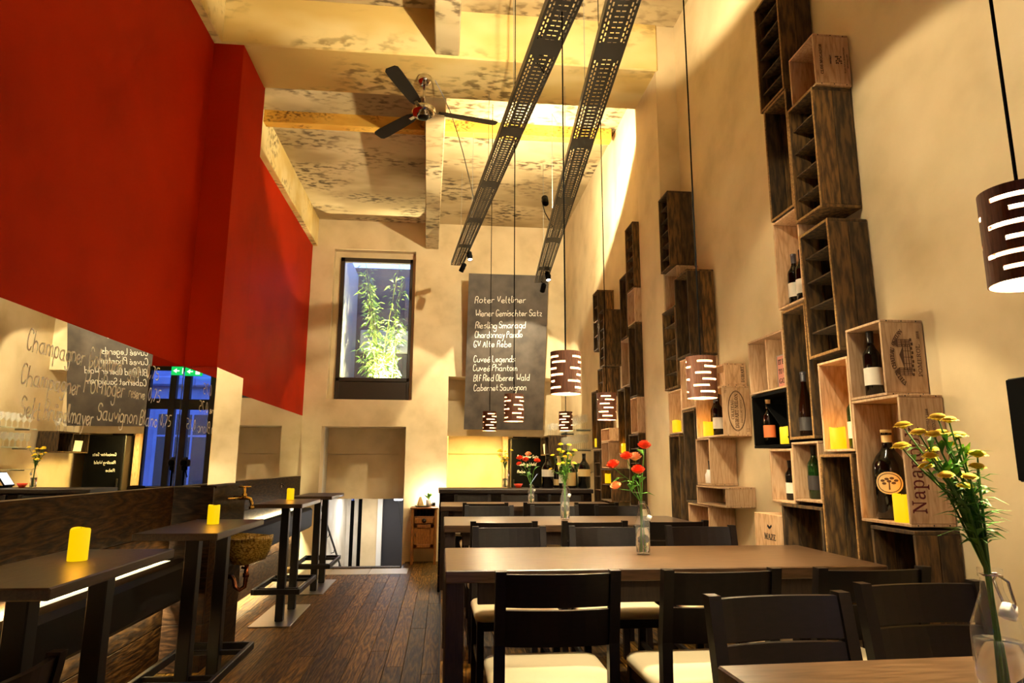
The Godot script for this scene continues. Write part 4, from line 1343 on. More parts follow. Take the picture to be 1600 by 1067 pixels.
# ---------------------------------------------------------------- cable trays, spotlights, fan, pendant lamps
func make_tray(label: String, a: Vector3, b: Vector3, m: Material) -> void:
	var t := thing("cable_tray", label, "cable tray", a, 0.0, "cable trays hung from the ceiling")
	var L := a.distance_to(b)
	var z := -(b - a).normalized()
	var x := Vector3.UP.cross(z).normalized()
	var bs := Basis(x, z.cross(x), z)
	var xf := Transform3D(bs, Vector3.ZERO)
	var st := st_new()
	var xs := [-0.085, -0.073, -0.065, -0.055, -0.047, -0.026, -0.005, 0.005, 0.026, 0.047, 0.055, 0.065, 0.073, 0.085]
	for i in xs.size() - 1:
		var period := 0.0
		var slot := 0.0
		var off := 0.0
		if i in [1, 11]:
			period = 0.052; slot = 0.030
		elif i in [3, 9]:
			period = 0.052; slot = 0.032; off = 0.026
		elif i in [5, 7]:
			period = 0.047; slot = 0.009
		var u := 0.0
		var q := 0
		while u < L:
			var e := L
			if period > 0.0:
				e = minf(L, u + (period - slot) + (off if q == 0 else 0.0))
				# solid stretch where two lengths are joined
				if fmod(u, 1.2) > 1.08:
					e = minf(L, u + 0.16)
			quad(st, Vector3(xs[i], 0, -u), Vector3(xs[i + 1], 0, -u), Vector3(xs[i + 1], 0, -e), Vector3(xs[i], 0, -e), Vector3.DOWN)
			u = e + (slot if period > 0.0 else 1.0)
			q += 1
	part(t, "slotted_plate", done(st), m, xf)
	for s in [-1.0, 1.0]:
		part(t, "side_flange", cbox(Vector3(0.003, 0.055, L), 0.0005), m, xf * at(Vector3(0.0865 * s, 0.026, -L / 2)))
	var n := int(L / 1.2)
	for i in n:
		part(t, "joint_plate", cbox(Vector3(0.165, 0.003, 0.12), 0.0005), m, xf * at(Vector3(0, 0.003, -(1.14 + 1.2 * i))))
	for i in 5:
		var p: Vector3 = a.lerp(b, 0.12 + 0.2 * i)
		st = st_new()
		add_tube(st, [Vector3(0, 0.0, 0), Vector3(0, 5.55 - p.y, 0)], 0.0025, -1.0, 5)
		part(t, "suspension_wire", done(st), M.galvanised, at(p - a))

func spotlight(label: String, p: Vector3, dir: Vector3, e: float, angle: float, c: Color, mount: Vector3) -> void:
	var t := thing("track_spotlight", label, "spotlight", p, 0.0, "spotlights clamped to the cable trays")
	dir = dir.normalized()
	var side := dir.cross(Vector3.FORWARD if absf(dir.z) < 0.9 else Vector3.UP).normalized()
	var bs := Basis(side, dir, side.cross(dir))
	var st := st_new(true)
	add_lathe(st, [Vector2(0, -0.075), Vector2(0.022, -0.075), Vector2(0.034, -0.062), Vector2(0.036, 0.055), Vector2(0.032, 0.055), Vector2(0.030, 0.045), Vector2(0.0, 0.045)], 18, Vector3.ZERO, bs)
	part(t, "lamp_housing", done(st), M.matte_black)
	st = st_new(true)
	add_lathe(st, [Vector2(0.030, 0.044), Vector2(0.029, 0.049), Vector2(0.0, 0.051)], 16, Vector3.ZERO, bs)
	part(t, "lamp_lens", done(st), M.spot_lens)
	st = st_new(true)
	add_tube(st, [side * 0.038, side * 0.045 + mount * 0.4, mount], 0.006, -1.0, 6)
	part(t, "mounting_arm", done(st), M.black_metal)
	var l := SpotLight3D.new()
	l.name = "beam"
	l.light_color = c
	l.light_energy = e
	l.spot_angle = angle
	l.spot_angle_attenuation = 0.15
	l.spot_range = 25.0
	l.light_size = 0.025
	l.shadow_enabled = true
	t.add_child(l)
	var lz := -dir
	var lx := Vector3.UP.cross(lz)
	if lx.length() < 0.05:
		lx = Vector3.RIGHT
	lx = lx.normalized()
	l.transform = Transform3D(Basis(lx, lz.cross(lx), lz), dir * 0.062)

func shade_mesh() -> ArrayMesh:
	var st := st_new()
	var n := 40
	var r1 := 0.0725
	var r0 := 0.0700
	var H := 0.20
	# rows: [bottom, top, slot pattern index or -1]
	var rows := []
	var y := 0.0
	var slots := [0.022, 0.052, 0.082, 0.112, 0.142, 0.168]
	for i in slots.size():
		rows.append([y, slots[i], -1])
		rows.append([slots[i], slots[i] + 0.0095, i])
		y = slots[i] + 0.0095
	rows.append([y, H, -1])
	var solid := func(row: int, k: int) -> bool:
		var pi: int = rows[row][2]
		if pi < 0:
			return true
		return (k + pi * 7 + (pi % 2) * 3) % 13 < 6
	for ri in rows.size():
		for k in n:
			if not solid.call(ri, k):
				continue
			var a0 := TAU * k / n
			var a1 := TAU * (k + 1) / n
			var e0 := Vector3(cos(a0), 0, sin(a0))
			var e1 := Vector3(cos(a1), 0, sin(a1))
			var y0 := Vector3.UP * float(rows[ri][0])
			var y1 := Vector3.UP * float(rows[ri][1])
			quad(st, e0 * r1 + y0, e1 * r1 + y0, e1 * r1 + y1, e0 * r1 + y1, e0 + e1)
			quad(st, e0 * r0 + y0, e1 * r0 + y0, e1 * r0 + y1, e0 * r0 + y1, -e0 - e1)
			if ri == 0 or not solid.call(ri - 1, k):
				quad(st, e0 * r0 + y0, e1 * r0 + y0, e1 * r1 + y0, e0 * r1 + y0, Vector3.DOWN)
			if ri == rows.size() - 1 or not solid.call(ri + 1, k):
				quad(st, e0 * r0 + y1, e1 * r0 + y1, e1 * r1 + y1, e0 * r1 + y1, Vector3.UP)
			if not solid.call(ri, (k + 1) % n):
				quad(st, e1 * r0 + y0, e1 * r1 + y0, e1 * r1 + y1, e1 * r0 + y1, e1 - e0)
			if not solid.call(ri, (k + n - 1) % n):
				quad(st, e0 * r0 + y0, e0 * r1 + y0, e0 * r1 + y1, e0 * r0 + y1, e0 - e1)
	return done(st)

func ceiling_fittings() -> void:
	var a1 := w(0.622, 3.784, 2.3)
	var b1 := w(0.144, 4.35, 9.4)
	var a2 := w(0.834, 3.853, 2.3)
	var b2 := w(1.32, 4.016, 9.0)
	make_tray("dark perforated cable tray hung above the aisle side, left one of two", a1, b1, M.bronze_dark)
	make_tray("perforated galvanised cable tray hung nearer the crates, right one of two", a2, b2, M.zinc_dark)
	var warm := Color(1.0, 0.93, 0.76)
	var down := Vector3.DOWN
	spotlight("black spotlight at the far end of the left tray, lit, upper one", w(0.30, 4.24, 8.6), Vector3(0.10, -1, 0.35), 5.0, 34.0, warm, Vector3(-0.08, 0.06, 0))
	spotlight("black spotlight at the far end of the left tray, lowest one", w(0.22, 4.24, 9.15), Vector3(-0.5, -1, -0.6), 2.5, 34.0, warm, Vector3(-0.04, 0.09, 0))
	spotlight("black spotlight near the far end of the right tray, upper one", w(1.32, 3.92, 8.35), Vector3(0.1, -1, 0.35), 5.0, 34.0, warm, Vector3(-0.04, 0.08, 0))
	spotlight("black spotlight at the tip of the right tray, lowest one", w(1.33, 3.90, 8.85), Vector3(-0.1, -1, -1.3), 6.0, 36.0, warm, Vector3(-0.03, 0.10, 0))
	spotlight("black can spotlight clamped to the side of the right tray, throwing light on the ceiling", w(1.05, 4.33, 6.8), Vector3(0.0, 0.80, -0.60), 8.5, 76.0, warm, Vector3(0.10, -0.33, 0))
	# more of the same lamps farther up the trays, just above the picture
	spotlight("black spotlight on the left tray above the nearest table, throwing light on the near ceiling", w(0.53, 4.05, 3.7), Vector3(0.0, 1.0, 0.0), 6.0, 72.0, warm, Vector3(0.04, -0.18, 0))
	spotlight("black spotlight on the right tray aimed down at the nearest chairs", w(0.90, 3.76, 2.45), Vector3(0.1, -1, -0.10), 3.6, 30.0, warm, Vector3(-0.05, 0.09, 0))
	spotlight("black spotlight on the left tray aimed down at the rose table", w(0.66, 3.74, 2.5), Vector3(0.05, -1, -0.55), 4.0, 30.0, warm, Vector3(-0.04, 0.08, 0))

	spotlight("added spotlight out of view, put in to brighten the crate wall", w(0.52, 3.70, 2.35), Vector3(1.45, -2.2, -0.35), 1.2, 50.0, warm, Vector3(0.08, 0.07, 0))  # extra lamp above the view, added to wash the right wall with light
	# ceiling fan
	var f := thing("ceiling_fan", "three-blade dark ceiling fan with chrome hub under the cross beam", "fan", w(-0.25, 4.74, 5.78))
	part(f, "canopy", lathe([Vector2(0, 0.265), Vector2(0.035, 0.265), Vector2(0.062, 0.29), Vector2(0.068, 0.34), Vector2(0, 0.34)], 20), M.chrome)
	var st := st_new(true)
	add_tube(st, [Vector3(0, 0.05, 0), Vector3(0, 0.27, 0)], 0.012, -1.0, 10)
	part(f, "rod", done(st), M.chrome)
	part(f, "hub", lathe([Vector2(0, -0.07), Vector2(0.05, -0.068), Vector2(0.095, -0.05), Vector2(0.11, -0.02), Vector2(0.11, 0.015), Vector2(0.085, 0.04), Vector2(0.03, 0.06), Vector2(0, 0.06)], 28), M.chrome)
	part(f, "hub_cap", lathe([Vector2(0, -0.085), Vector2(0.04, -0.082), Vector2(0.055, -0.067), Vector2(0.0, -0.06)], 20), M.bronze_dark)
	for ang in [13.0, 131.0, 249.0]:
		var th := deg_to_rad(ang)
		# angle measured from +x towards the depth of the room
		var dirv := Vector3(cos(th), 0, -sin(th))
		var zz := dirv.cross(Vector3.UP).normalized()
		var bb := Basis(dirv, Vector3.UP, zz).rotated(dirv, deg_to_rad(12))
		st = st_new()
		var r := []
		for q in [[0.14, 0.036], [0.20, 0.052], [0.40, 0.060], [0.62, 0.064], [0.69, 0.060], [0.715, 0.040]]:
			r.append([Vector3(q[0], -0.004, -q[1]), Vector3(q[0], -0.004, q[1]), Vector3(q[0], 0.004, q[1]), Vector3(q[0], 0.004, -q[1])])
		add_loft(st, r)
		var bl := part(f, "blade", done(st), M.bronze_dark, Transform3D(bb, Vector3(0, 0.0, 0)))
		part(bl, "blade_iron", cbox(Vector3(0.14, 0.012, 0.035), 0.003), M.chrome, at(Vector3(0.13, -0.010, 0)))
	# loose fan cable looping to the left tray
	st = st_new(true)
	var pts := []
	for i in 13:
		var t := i / 12.0
		pts.append(w(-0.15, 5.04, 5.75).lerp(w(0.26, 4.10, 6.35), t) + Vector3(0, 0.16 * sin(t * PI), 0))
	add_tube(st, pts, 0.005, -1.0, 6)
	solo("fan_cable", "thin cable looping from the fan mount down to the left cable tray", "cable", done(st), M.rubber_grey)

	# pendant lamps
	var sh := shade_mesh()
	var lamps := [["pendant lamp over the rose table, right one, in front of the middle crates", 1.24, 1.917, 3.1], ["pendant lamp over the rose table, left one, before the blackboard edge", 0.573, 1.927, 3.1], ["pendant lamp over the third table, right one, in front of the far crates", 1.214, 1.929, 4.9],
		["pendant lamp over the third table, left one, before the blackboard", 0.515, 1.91, 4.9], ["pendant lamp over the last table, right one by the glass shelves", 1.288, 1.951, 7.0], ["pendant lamp over the last table, left one", 0.48, 1.943, 7.0], ["pendant lamp cut by the right picture edge", 1.185, 1.966, 1.2]]
	for i in lamps.size():
		var l: Array = lamps[i]
		var t := thing("pendant_lamp", "brown slotted " + l[0], "lamp", w(l[1], l[2] - 0.10, l[3]), 0.9 * i, "slotted wooden pendant lamps")
		part(t, "lamp_shade", sh, M.veneer)
		part(t, "top_disc", lathe([Vector2(0, 0.193), Vector2(0.070, 0.193), Vector2(0.070, 0.197), Vector2(0, 0.197)], 24), M.veneer)
		part(t, "diffuser", lathe([Vector2(0.052, 0.012), Vector2(0.052, 0.185)], 24), M.shade_diffuser)
		part(t, "lamp_bulb", lathe([Vector2(0, 0.06), Vector2(0.02, 0.066), Vector2(0.03, 0.09), Vector2(0.02, 0.12), Vector2(0.012, 0.14), Vector2(0, 0.14)], 14), M.spot_lens)
		st = st_new()
		for k in 3:
			var a := TAU * k / 3.0
			add_tube(st, [Vector3(0, 0.188, 0), Vector3(cos(a) * 0.071, 0.188, sin(a) * 0.071)], 0.003, -1.0, 5)
		add_lathe(st, [Vector2(0, 0.14), Vector2(0.016, 0.14), Vector2(0.016, 0.195), Vector2(0.006, 0.21), Vector2(0, 0.21)], 10)
		part(t, "lamp_holder", done(st), M.black_metal)
		st = st_new()
		add_tube(st, [Vector3(0, 0.20, 0), Vector3(0, 5.55 - l[2] + 0.10, 0)], 0.0038, -1.0, 6)
		part(t, "cord", done(st), M.matte_black)
		omni(t, "bulb_light", Vector3(0, 0.09, 0), Color(1.0, 0.91, 0.72), 1.8 if i == 6 else 1.3, 0.025)

# ---------------------------------------------------------------- wall of wine crates
# kind: 0 old dark wood, 1 pale pine; open towards the room
func crate(label: String, kind: int, variant: int, xf: float, xw: float, d0: float, d1: float, y0: float, y1: float, div := 0, edge := false, tilt := 0.0) -> Node3D:
	var c := thing("wine_crate", label, "crate", w((xf + xw) / 2, y0, (d0 + d1) / 2), 0.0, "old dark crates" if kind == 0 else "pale pine wine boxes")
	c.rotation.x = tilt
	var m: Material = M["old_crate_%d" % variant] if kind == 0 else M["pine_%d" % variant]
	var m2: Material = M["old_crate_%d" % ((variant + 1) % 4)] if kind == 0 else m
	var hx := (xw - xf) / 2
	var hz := (d1 - d0) / 2
	var h := y1 - y0
	var t := 0.016 if kind == 0 else 0.012
	part(c, "bottom_board", cbox(Vector3(hx * 2, t, hz * 2), 0.002), m, at(Vector3(0, t / 2, 0)))
	part(c, "top_board", cbox(Vector3(hx * 2, t, hz * 2), 0.002), m2, at(Vector3(0, h - t / 2, 0)))
	for s in [-1.0, 1.0]:
		var n := 2 if kind == 0 else 1
		for i in n:
			var ww := hx * 2 / n
			part(c, "side_board", cbox(Vector3(ww - (0.002 if n > 1 else 0.0), h - 2 * t - 0.001, t), 0.002), m if i == 0 else m2, at(Vector3(-hx + ww * (i + 0.5), h / 2, (hz - t / 2) * s)))
	part(c, "back_board", cbox(Vector3(0.01, h - 2 * t - 0.001, hz * 2 - 2 * t - 0.001), 0.002), m2, at(Vector3(hx - 0.006, h / 2, 0)))
	for i in div:
		var y := h * (i + 1.0) / (div + 1.0)
		part(c, "divider", cbox(Vector3(hx * 1.85, 0.009, hz * 2 - 2 * t - 0.002), 0.002), m2, at(Vector3(hx * 0.05, y, 0)))
	if edge:
		var e := 0.003
		for s in [-1.0, 1.0]:
			part(c, "raw_edge", cbox(Vector3(e, h, t * 0.8), 0.001), M.crate_edge, at(Vector3(-hx - e / 2 - 0.0005, h / 2, (hz - t / 2) * s)))
			part(c, "raw_edge", cbox(Vector3(e, t * 0.8, hz * 2 - 2 * t), 0.001), M.crate_edge, at(Vector3(-hx - e / 2 - 0.0005, h / 2 + (h / 2 - t / 2) * s, 0)))
	if kind == 1:
		var nails := st_new()
		for sy in [t * 0.5, h - t * 0.5]:
			for sx in [-0.7, 0.0, 0.7]:
				add_box(nails, Vector3(hx * sx, sy, hz + 0.0006), Vector3(0.005, 0.005, 0.0012))
		part(c, "nail_heads", done(nails), M.ink_black).set_meta("kind", "stuff")
	return c

func crate_wall() -> void:
	var W := 2.065
	var F := 1.87
	var c: Node3D
	# nearest column of crates
	crate("dark divided crate at the very top, cut by the upper picture edge", 0, 0, F, W, 3.26, 3.545, 3.59, 4.28, 5, true)
	crate("plain dark crate below the topmost divided crate", 0, 1, F, W, 3.25, 3.51, 2.885, 3.583, 0, true)
	c = crate("pale pine wine box with printed winery name, highest pale box", 1, 2, F, W, 2.955, 3.20, 3.43, 3.72)
	print_clos(c, 0.0975, 0.1225, 0.29)
	crate("dark crate with four dividers under the highest pale box", 0, 2, F - 0.015, W, 2.97, 3.225, 2.77, 3.425, 4, true)
	crate("dark crate with four dividers and raw pale edges, lower and nearer one", 0, 0, F - 0.01, W, 2.93, 3.20, 2.035, 2.70, 4, true, -0.02)
	crate("pale pine box holding two wine bottles, behind the dark divided crates", 1, 3, F, W, 3.23, 3.50, 2.36, 2.875)
	crate("tall dark crate with a slim brown bottle", 0, 3, F, W, 3.225, 3.47, 1.635, 2.345, 0, true)
	c = crate("pale pine box with a small pink sign inside, left of the tall dark crate", 1, 1, F, W, 3.478, 3.91, 1.922, 2.25)
	part(c, "middle_board", cbox(Vector3(0.17, 0.30, 0.012), 0.002), M.pine_2, at(Vector3(0.01, 0.164, -0.03)))
	lettering(c, "SP", Vector3(0.0862, 0.17, -0.115), Vector3(0, 0, 1), Vector3.UP, 0.045, M.ink_brown, true, true)
	c = crate("black box with an orange-labelled bottle and a candle", 0, 1, F, W, 3.475, 3.90, 1.60, 1.915)
	for ch in c.get_children():
		ch.material_override = M.matte_black
	part(c, "slanted_divider", cbox(Vector3(0.15, 0.008, 0.34), 0.002), M.matte_black, Transform3D(Basis(Vector3.RIGHT, 0.7), Vector3(0.01, 0.15, 0.02)))
	crate("pale pine box with a candle and a green bottle", 1, 3, F, W, 2.905, 3.155, 1.565, 2.005)
	c = crate("pale pine wine box printed with a chateau drawing and a dark bottle inside", 1, 0, F, W, 2.645, 2.90, 1.795, 2.125)
	print_chateau(c, 0.0975, 0.1275, 0.33)
	c = crate("pale pine wine box with large dark red lettering, magnum and candle inside", 1, 1, F, W, 2.575, 2.90, 1.258, 1.792)
	var o := lettering(c, "Napanook", Vector3(-0.052, 0.225, 0.1637), Vector3.UP, Vector3.LEFT, 0.058, M.ink_red, true, false, 0.345)
	o.name = "lettering"
	lettering(c, "NAPA VALLEY RED WINE", Vector3(0.045, 0.33, 0.1637), Vector3.UP, Vector3.LEFT, 0.013, M.ink_brown, true, false, 0.2)
	lettering(c, "YOUNTVILLE 2006", Vector3(0.02, 0.42, 0.1637), Vector3.UP, Vector3.LEFT, 0.010, M.ink_brown, true, false, 0.11)
	crate("low dark crate under the box with red lettering, behind the chairs", 0, 0, F, W, 2.56, 2.84, 0.62, 1.245)
	crate("tall dark crate standing beside the end of the rose table", 0, 2, F, W, 2.93, 3.20, 0.88, 1.555, 0, true)
	crate("pale pine box with a single dark bottle, above the low divided crate", 1, 0, F, W, 3.206, 3.465, 1.315, 1.622)
	crate("narrow pale pine box with a bottle, half hidden by its neighbour", 1, 2, F, W, 3.47, 3.72, 1.297, 1.59)
	crate("low dark crate with a worn pale rim at the back corner of the rose table", 0, 3, F, W, 3.22, 3.62, 0.80, 1.295)
	c = crate("pale pine box with branded lettering, at table height by the wall", 1, 3, F, W, 3.628, 3.93, 0.90, 1.225)
	part(c, "lid_board", cbox(Vector3(0.012, 0.325, 0.302), 0.002), M.pine_3, at(Vector3(-0.1035, 0.1625, 0)))
	lettering(c, "MAZE", Vector3(-0.1101, 0.20, 0.03), Vector3(0, 0, 1), Vector3.UP, 0.032, M.ink_black, true, true)
	var dot := st_new()
	add_box(dot, Vector3(-0.1098, 0.255, 0.02), Vector3(0.0012, 0.014, 0.03), Basis(Vector3(1, 0, 0), 0.5))
	add_box(dot, Vector3(-0.1098, 0.258, 0.045), Vector3(0.0012, 0.012, 0.026), Basis(Vector3(1, 0, 0), -0.6))
	part(c, "emblem", done(dot), M.ink_black)
	# middle column
	crate("dark divided crate highest in the middle group", 0, 0, F - 0.02, W, 5.19, 5.43, 3.13, 3.80, 5)
	crate("tall plain dark crate under the highest one of the middle group", 0, 1, F - 0.02, W, 4.82, 5.11, 2.325, 3.0, 0)
	crate("small pale box glimpsed between two dark crates of the middle group", 1, 0, F + 0.01, W, 5.12, 5.42, 2.79, 3.12)
	crate("narrow dark divided crate left of the tall plain one in the middle group", 0, 2, F - 0.02, W, 5.12, 5.44, 2.11, 2.78, 4)
	crate("pale box with a candle in the middle group", 1, 1, F, W, 5.12, 5.42, 1.748, 2.10)
	crate("low dark crate standing leftmost in the middle group", 0, 3, F, W, 5.20, 5.44, 1.00, 1.74, 0)
	crate("slim pale box right under the tall plain dark crate", 1, 2, F, W, 4.82, 5.11, 1.925, 2.318)
	crate("dark grey upright crate in the centre of the middle group", 0, 1, F, W, 4.85, 5.10, 1.222, 1.918, 0)
	c = crate("pale wine box with an oval chateau print, candle and two bottles", 1, 2, F, W, 4.33, 4.815, 1.692, 2.03)
	print_oval(c, 0.0975, 0.243, 0.338)
	c = crate("pale wine box lying on top of the oval-print box", 1, 3, F + 0.04, W, 4.36, 4.80, 2.033, 2.19)
	lettering(c, "DUHART", Vector3(0.05, 0.08, 0.2212), Vector3.UP, Vector3.LEFT, 0.02, M.ink_black, true, true, 0.11)
	crate("pale box holding a small white jar, under the oval-print box", 1, 1, F, W, 4.59, 4.845, 1.358, 1.69)
	crate("shallow pale box lying flat low in the middle group", 1, 0, F - 0.01, W, 4.33, 4.845, 1.222, 1.355)
	crate("lowest pale box of the middle group, behind the chairs", 1, 2, F, W, 4.66, 5.06, 0.90, 1.218)
	# far group beyond the wall pier
	W = 2.025
	F = 1.82
	crate("dark crate at the top left of the far group", 0, 1, F, W, 7.70, 7.95, 2.86, 3.59, 3)
	crate("dark divided crate below the top left one of the far group", 0, 0, F, W, 7.42, 7.65, 2.62, 3.285, 5)
	crate("short slatted dark crate in the far group behind a pendant lamp", 0, 2, F, W, 7.50, 7.77, 2.29, 2.615, 1)
	crate("dark crate with a candle, farthest left of the far group", 0, 3, F, W, 7.86, 8.12, 1.69, 2.385, 0)
	crate("dark crate with shelves standing low by the bar", 0, 1, F, W, 7.72, 8.06, 1.05, 1.675, 3)
	crate("pale box with two compartments in the far group", 1, 1, F, W, 7.30, 7.64, 1.462, 1.752, 0)
	crate("long pale box end above the two-compartment box of the far group", 1, 3, F, W, 7.25, 7.64, 1.756, 1.90)
	crate("dark low crate with a glowing candle near the bar", 0, 0, F, W, 7.22, 7.695, 1.10, 1.455, 1)
	crate("dark divided crate highest in the far group, next to the pier", 0, 2, F, W, 6.145, 6.42, 3.205, 3.88, 5)
	crate("dark crate with a bottle, left of the pale box in the far group", 0, 3, F, W, 6.43, 6.68, 2.77, 3.43, 0)
	crate("pale box under the highest crate of the far group", 1, 2, F, W, 6.14, 6.40, 2.86, 3.2)
	crate("tall dark crate next to the pier in the far group", 0, 1, F, W, 6.15, 6.39, 2.14, 2.855, 0)
	crate("pale upright box with a bottle in the far group", 1, 0, F, W, 6.40, 6.68, 2.28, 2.76)
	crate("brown dark crate with a candle on its sill in the far group", 0, 0, F, W, 6.59, 6.87, 1.60, 2.275, 0)
	crate("pale box beside the pier, low in the far group", 1, 3, F, W, 6.15, 6.385, 1.795, 2.135)
	crate("dark shelved crate standing lowest beside the pier", 0, 3, F, W, 6.15, 6.48, 1.10, 1.79, 4)

# printed ends: drawn on the board that faces the street side (local +z)
func print_clos(c: Node3D, hx: float, hz: float, h: float) -> void:
	lettering(c, "CLOS MOGADOR", Vector3(-hx * 0.62, h * 0.5, hz + 0.0006), Vector3.UP, Vector3.LEFT, 0.014, M.ink_brown, true, true, 0.17)
	lettering(c, "PRIORAT", Vector3(-hx * 0.1, h * 0.5, hz + 0.0006), Vector3.UP, Vector3.LEFT, 0.008, M.ink_brown, true, false, 0.05)
	var st := st_new()
	for i in 4:
		for j in 4:
			if (i + j) % 3 != 2:
				add_box(st, Vector3(hx * 0.22 + 0.009 * i, h * 0.5 - 0.018 + 0.012 * j, hz + 0.0005), Vector3(0.006, 0.009, 0.001), Basis(Vector3(0, 0, 1), 0.4 * (i - j)))
	part(c, "crest", done(st), M.ink_brown)
	lettering(c, "VI DE FINCA QUALIFICADA", Vector3(hx * 0.68, h * 0.5, hz + 0.0006), Vector3.UP, Vector3.LEFT, 0.007, M.ink_brown, true, false, 0.15)
	lettering(c, "GRATALLOPS", Vector3(hx * 0.85, h * 0.48, hz + 0.0006), Vector3.UP, Vector3.LEFT, 0.006, M.ink_brown, true, false, 0.08)

func arc_text(c: Node3D, text: String, cen: Vector3, rad: float, a0: float, a1: float, cap: float, m: Material) -> void:
	# letters along an arc; angle 0 points to -x, growing upwards; reading direction runs up
	for i in text.length():
		if text[i] == " ":
			continue
		var a := lerpf(a0, a1, i / float(text.length() - 1))
		var out := Vector3(-cos(a), sin(a), 0)
		var tang := Vector3(sin(a), cos(a), 0)
		lettering(c, text[i], cen + out * rad, tang, out, cap, m, true, true)

func print_chateau(c: Node3D, hx: float, hz: float, h: float) -> void:
	var z := hz + 0.0006
	arc_text(c, "VIEUX CHATEAU CERTAN", Vector3(hx * 1.0, h * 0.5, z), hx * 1.58, -0.80, 0.80, 0.017, M.ink_brown)
	# drawing of a turreted house lying on its side (its roofs point to the room side)
	var st := st_new()
	var b := [[0.0, 0.0, 0.034, 0.11], [-0.012, -0.062, 0.055, 0.030], [-0.012, 0.062, 0.055, 0.030]]
	for q in b:
		var x0: float = q[0] + 0.012
		# outline and floor lines
		for k in 4:
			add_box(st, Vector3(x0 - q[2] / 2 + q[2] * k / 3.0, h * 0.5 + q[1], z), Vector3(0.0022, q[3], 0.001))
		for k in 5:
			add_box(st, Vector3(x0, h * 0.5 + q[1] - q[3] / 2 + q[3] * k / 4.0, z), Vector3(q[2], 0.0022, 0.001))
	for s in [-1.0, 1.0]:
		var y: float = h * 0.5 + 0.062 * s
		tri(st, Vector3(-0.028, y - 0.018, z + 0.0005), Vector3(-0.028, y + 0.018, z + 0.0005), Vector3(-0.052, y, z + 0.0005), Vector3(0, 0, 1))
	tri(st, Vector3(-0.006, h * 0.5 - 0.045, z + 0.0005), Vector3(-0.006, h * 0.5 + 0.045, z + 0.0005), Vector3(-0.024, h * 0.5 + 0.01, z + 0.0005), Vector3(0, 0, 1))
	for k in 9:
		add_box(st, Vector3(0.034 + 0.004 * (k % 2), h * 0.5 - 0.075 + 0.019 * k, z), Vector3(0.009, 0.012, 0.001))
	part(c, "chateau_drawing", done(st), M.ink_brown)
	lettering(c, "POMEROL", Vector3(hx * 0.68, h * 0.46, z), Vector3.UP, Vector3.LEFT, 0.017, M.ink_brown, true, false, 0.14)
	lettering(c, "2008", Vector3(hx * 0.72, h * 0.80, z), Vector3.UP, Vector3.LEFT, 0.011, M.ink_brown, true, false)

func print_oval(c: Node3D, hx: float, hz: float, h: float) -> void:
	var z := hz + 0.0006
	for r in [1.0, 0.96]:
		var st := st_new()
		for i in 40:
			var a0 := TAU * i / 40.0
			var a1 := TAU * (i + 1) / 40.0
			var p0 := Vector3(cos(a0) * hx * 0.62 * r, h * 0.5 + sin(a0) * h * 0.40 * r, z)
			var p1 := Vector3(cos(a1) * hx * 0.62 * r, h * 0.5 + sin(a1) * h * 0.40 * r, z)
			var s0 := Vector3(cos(a0), sin(a0), 0) * 0.0018
			var s1 := Vector3(cos(a1), sin(a1), 0) * 0.0018
			quad(st, p0 - s0, p1 - s1, p1 + s1, p0 + s0, Vector3(0, 0, 1))
		part(c, "printed_oval", done(st), M.ink_brown)
	lettering(c, "CHATEAU", Vector3(-hx * 0.30, h * 0.52, z), Vector3.UP, Vector3.LEFT, 0.019, M.ink_brown, true, true, 0.13)
	lettering(c, "DUHART-MILON", Vector3(0.0, h * 0.5, z), Vector3.UP, Vector3.LEFT, 0.024, M.ink_brown, true, true, 0.23)
	lettering(c, "PAUILLAC-MEDOC", Vector3(hx * 0.33, h * 0.5, z), Vector3.UP, Vector3.LEFT, 0.014, M.ink_brown, true, false, 0.16)
	lettering(c, "12", Vector3(hx * 0.75, h * 0.12, z), Vector3.UP, Vector3.LEFT, 0.016, M.ink_brown, true, false)
	lettering(c, "75", Vector3(-hx * 0.75, h * 0.88, z), Vector3.UP, Vector3.LEFT, 0.014, M.ink_brown, true, false)

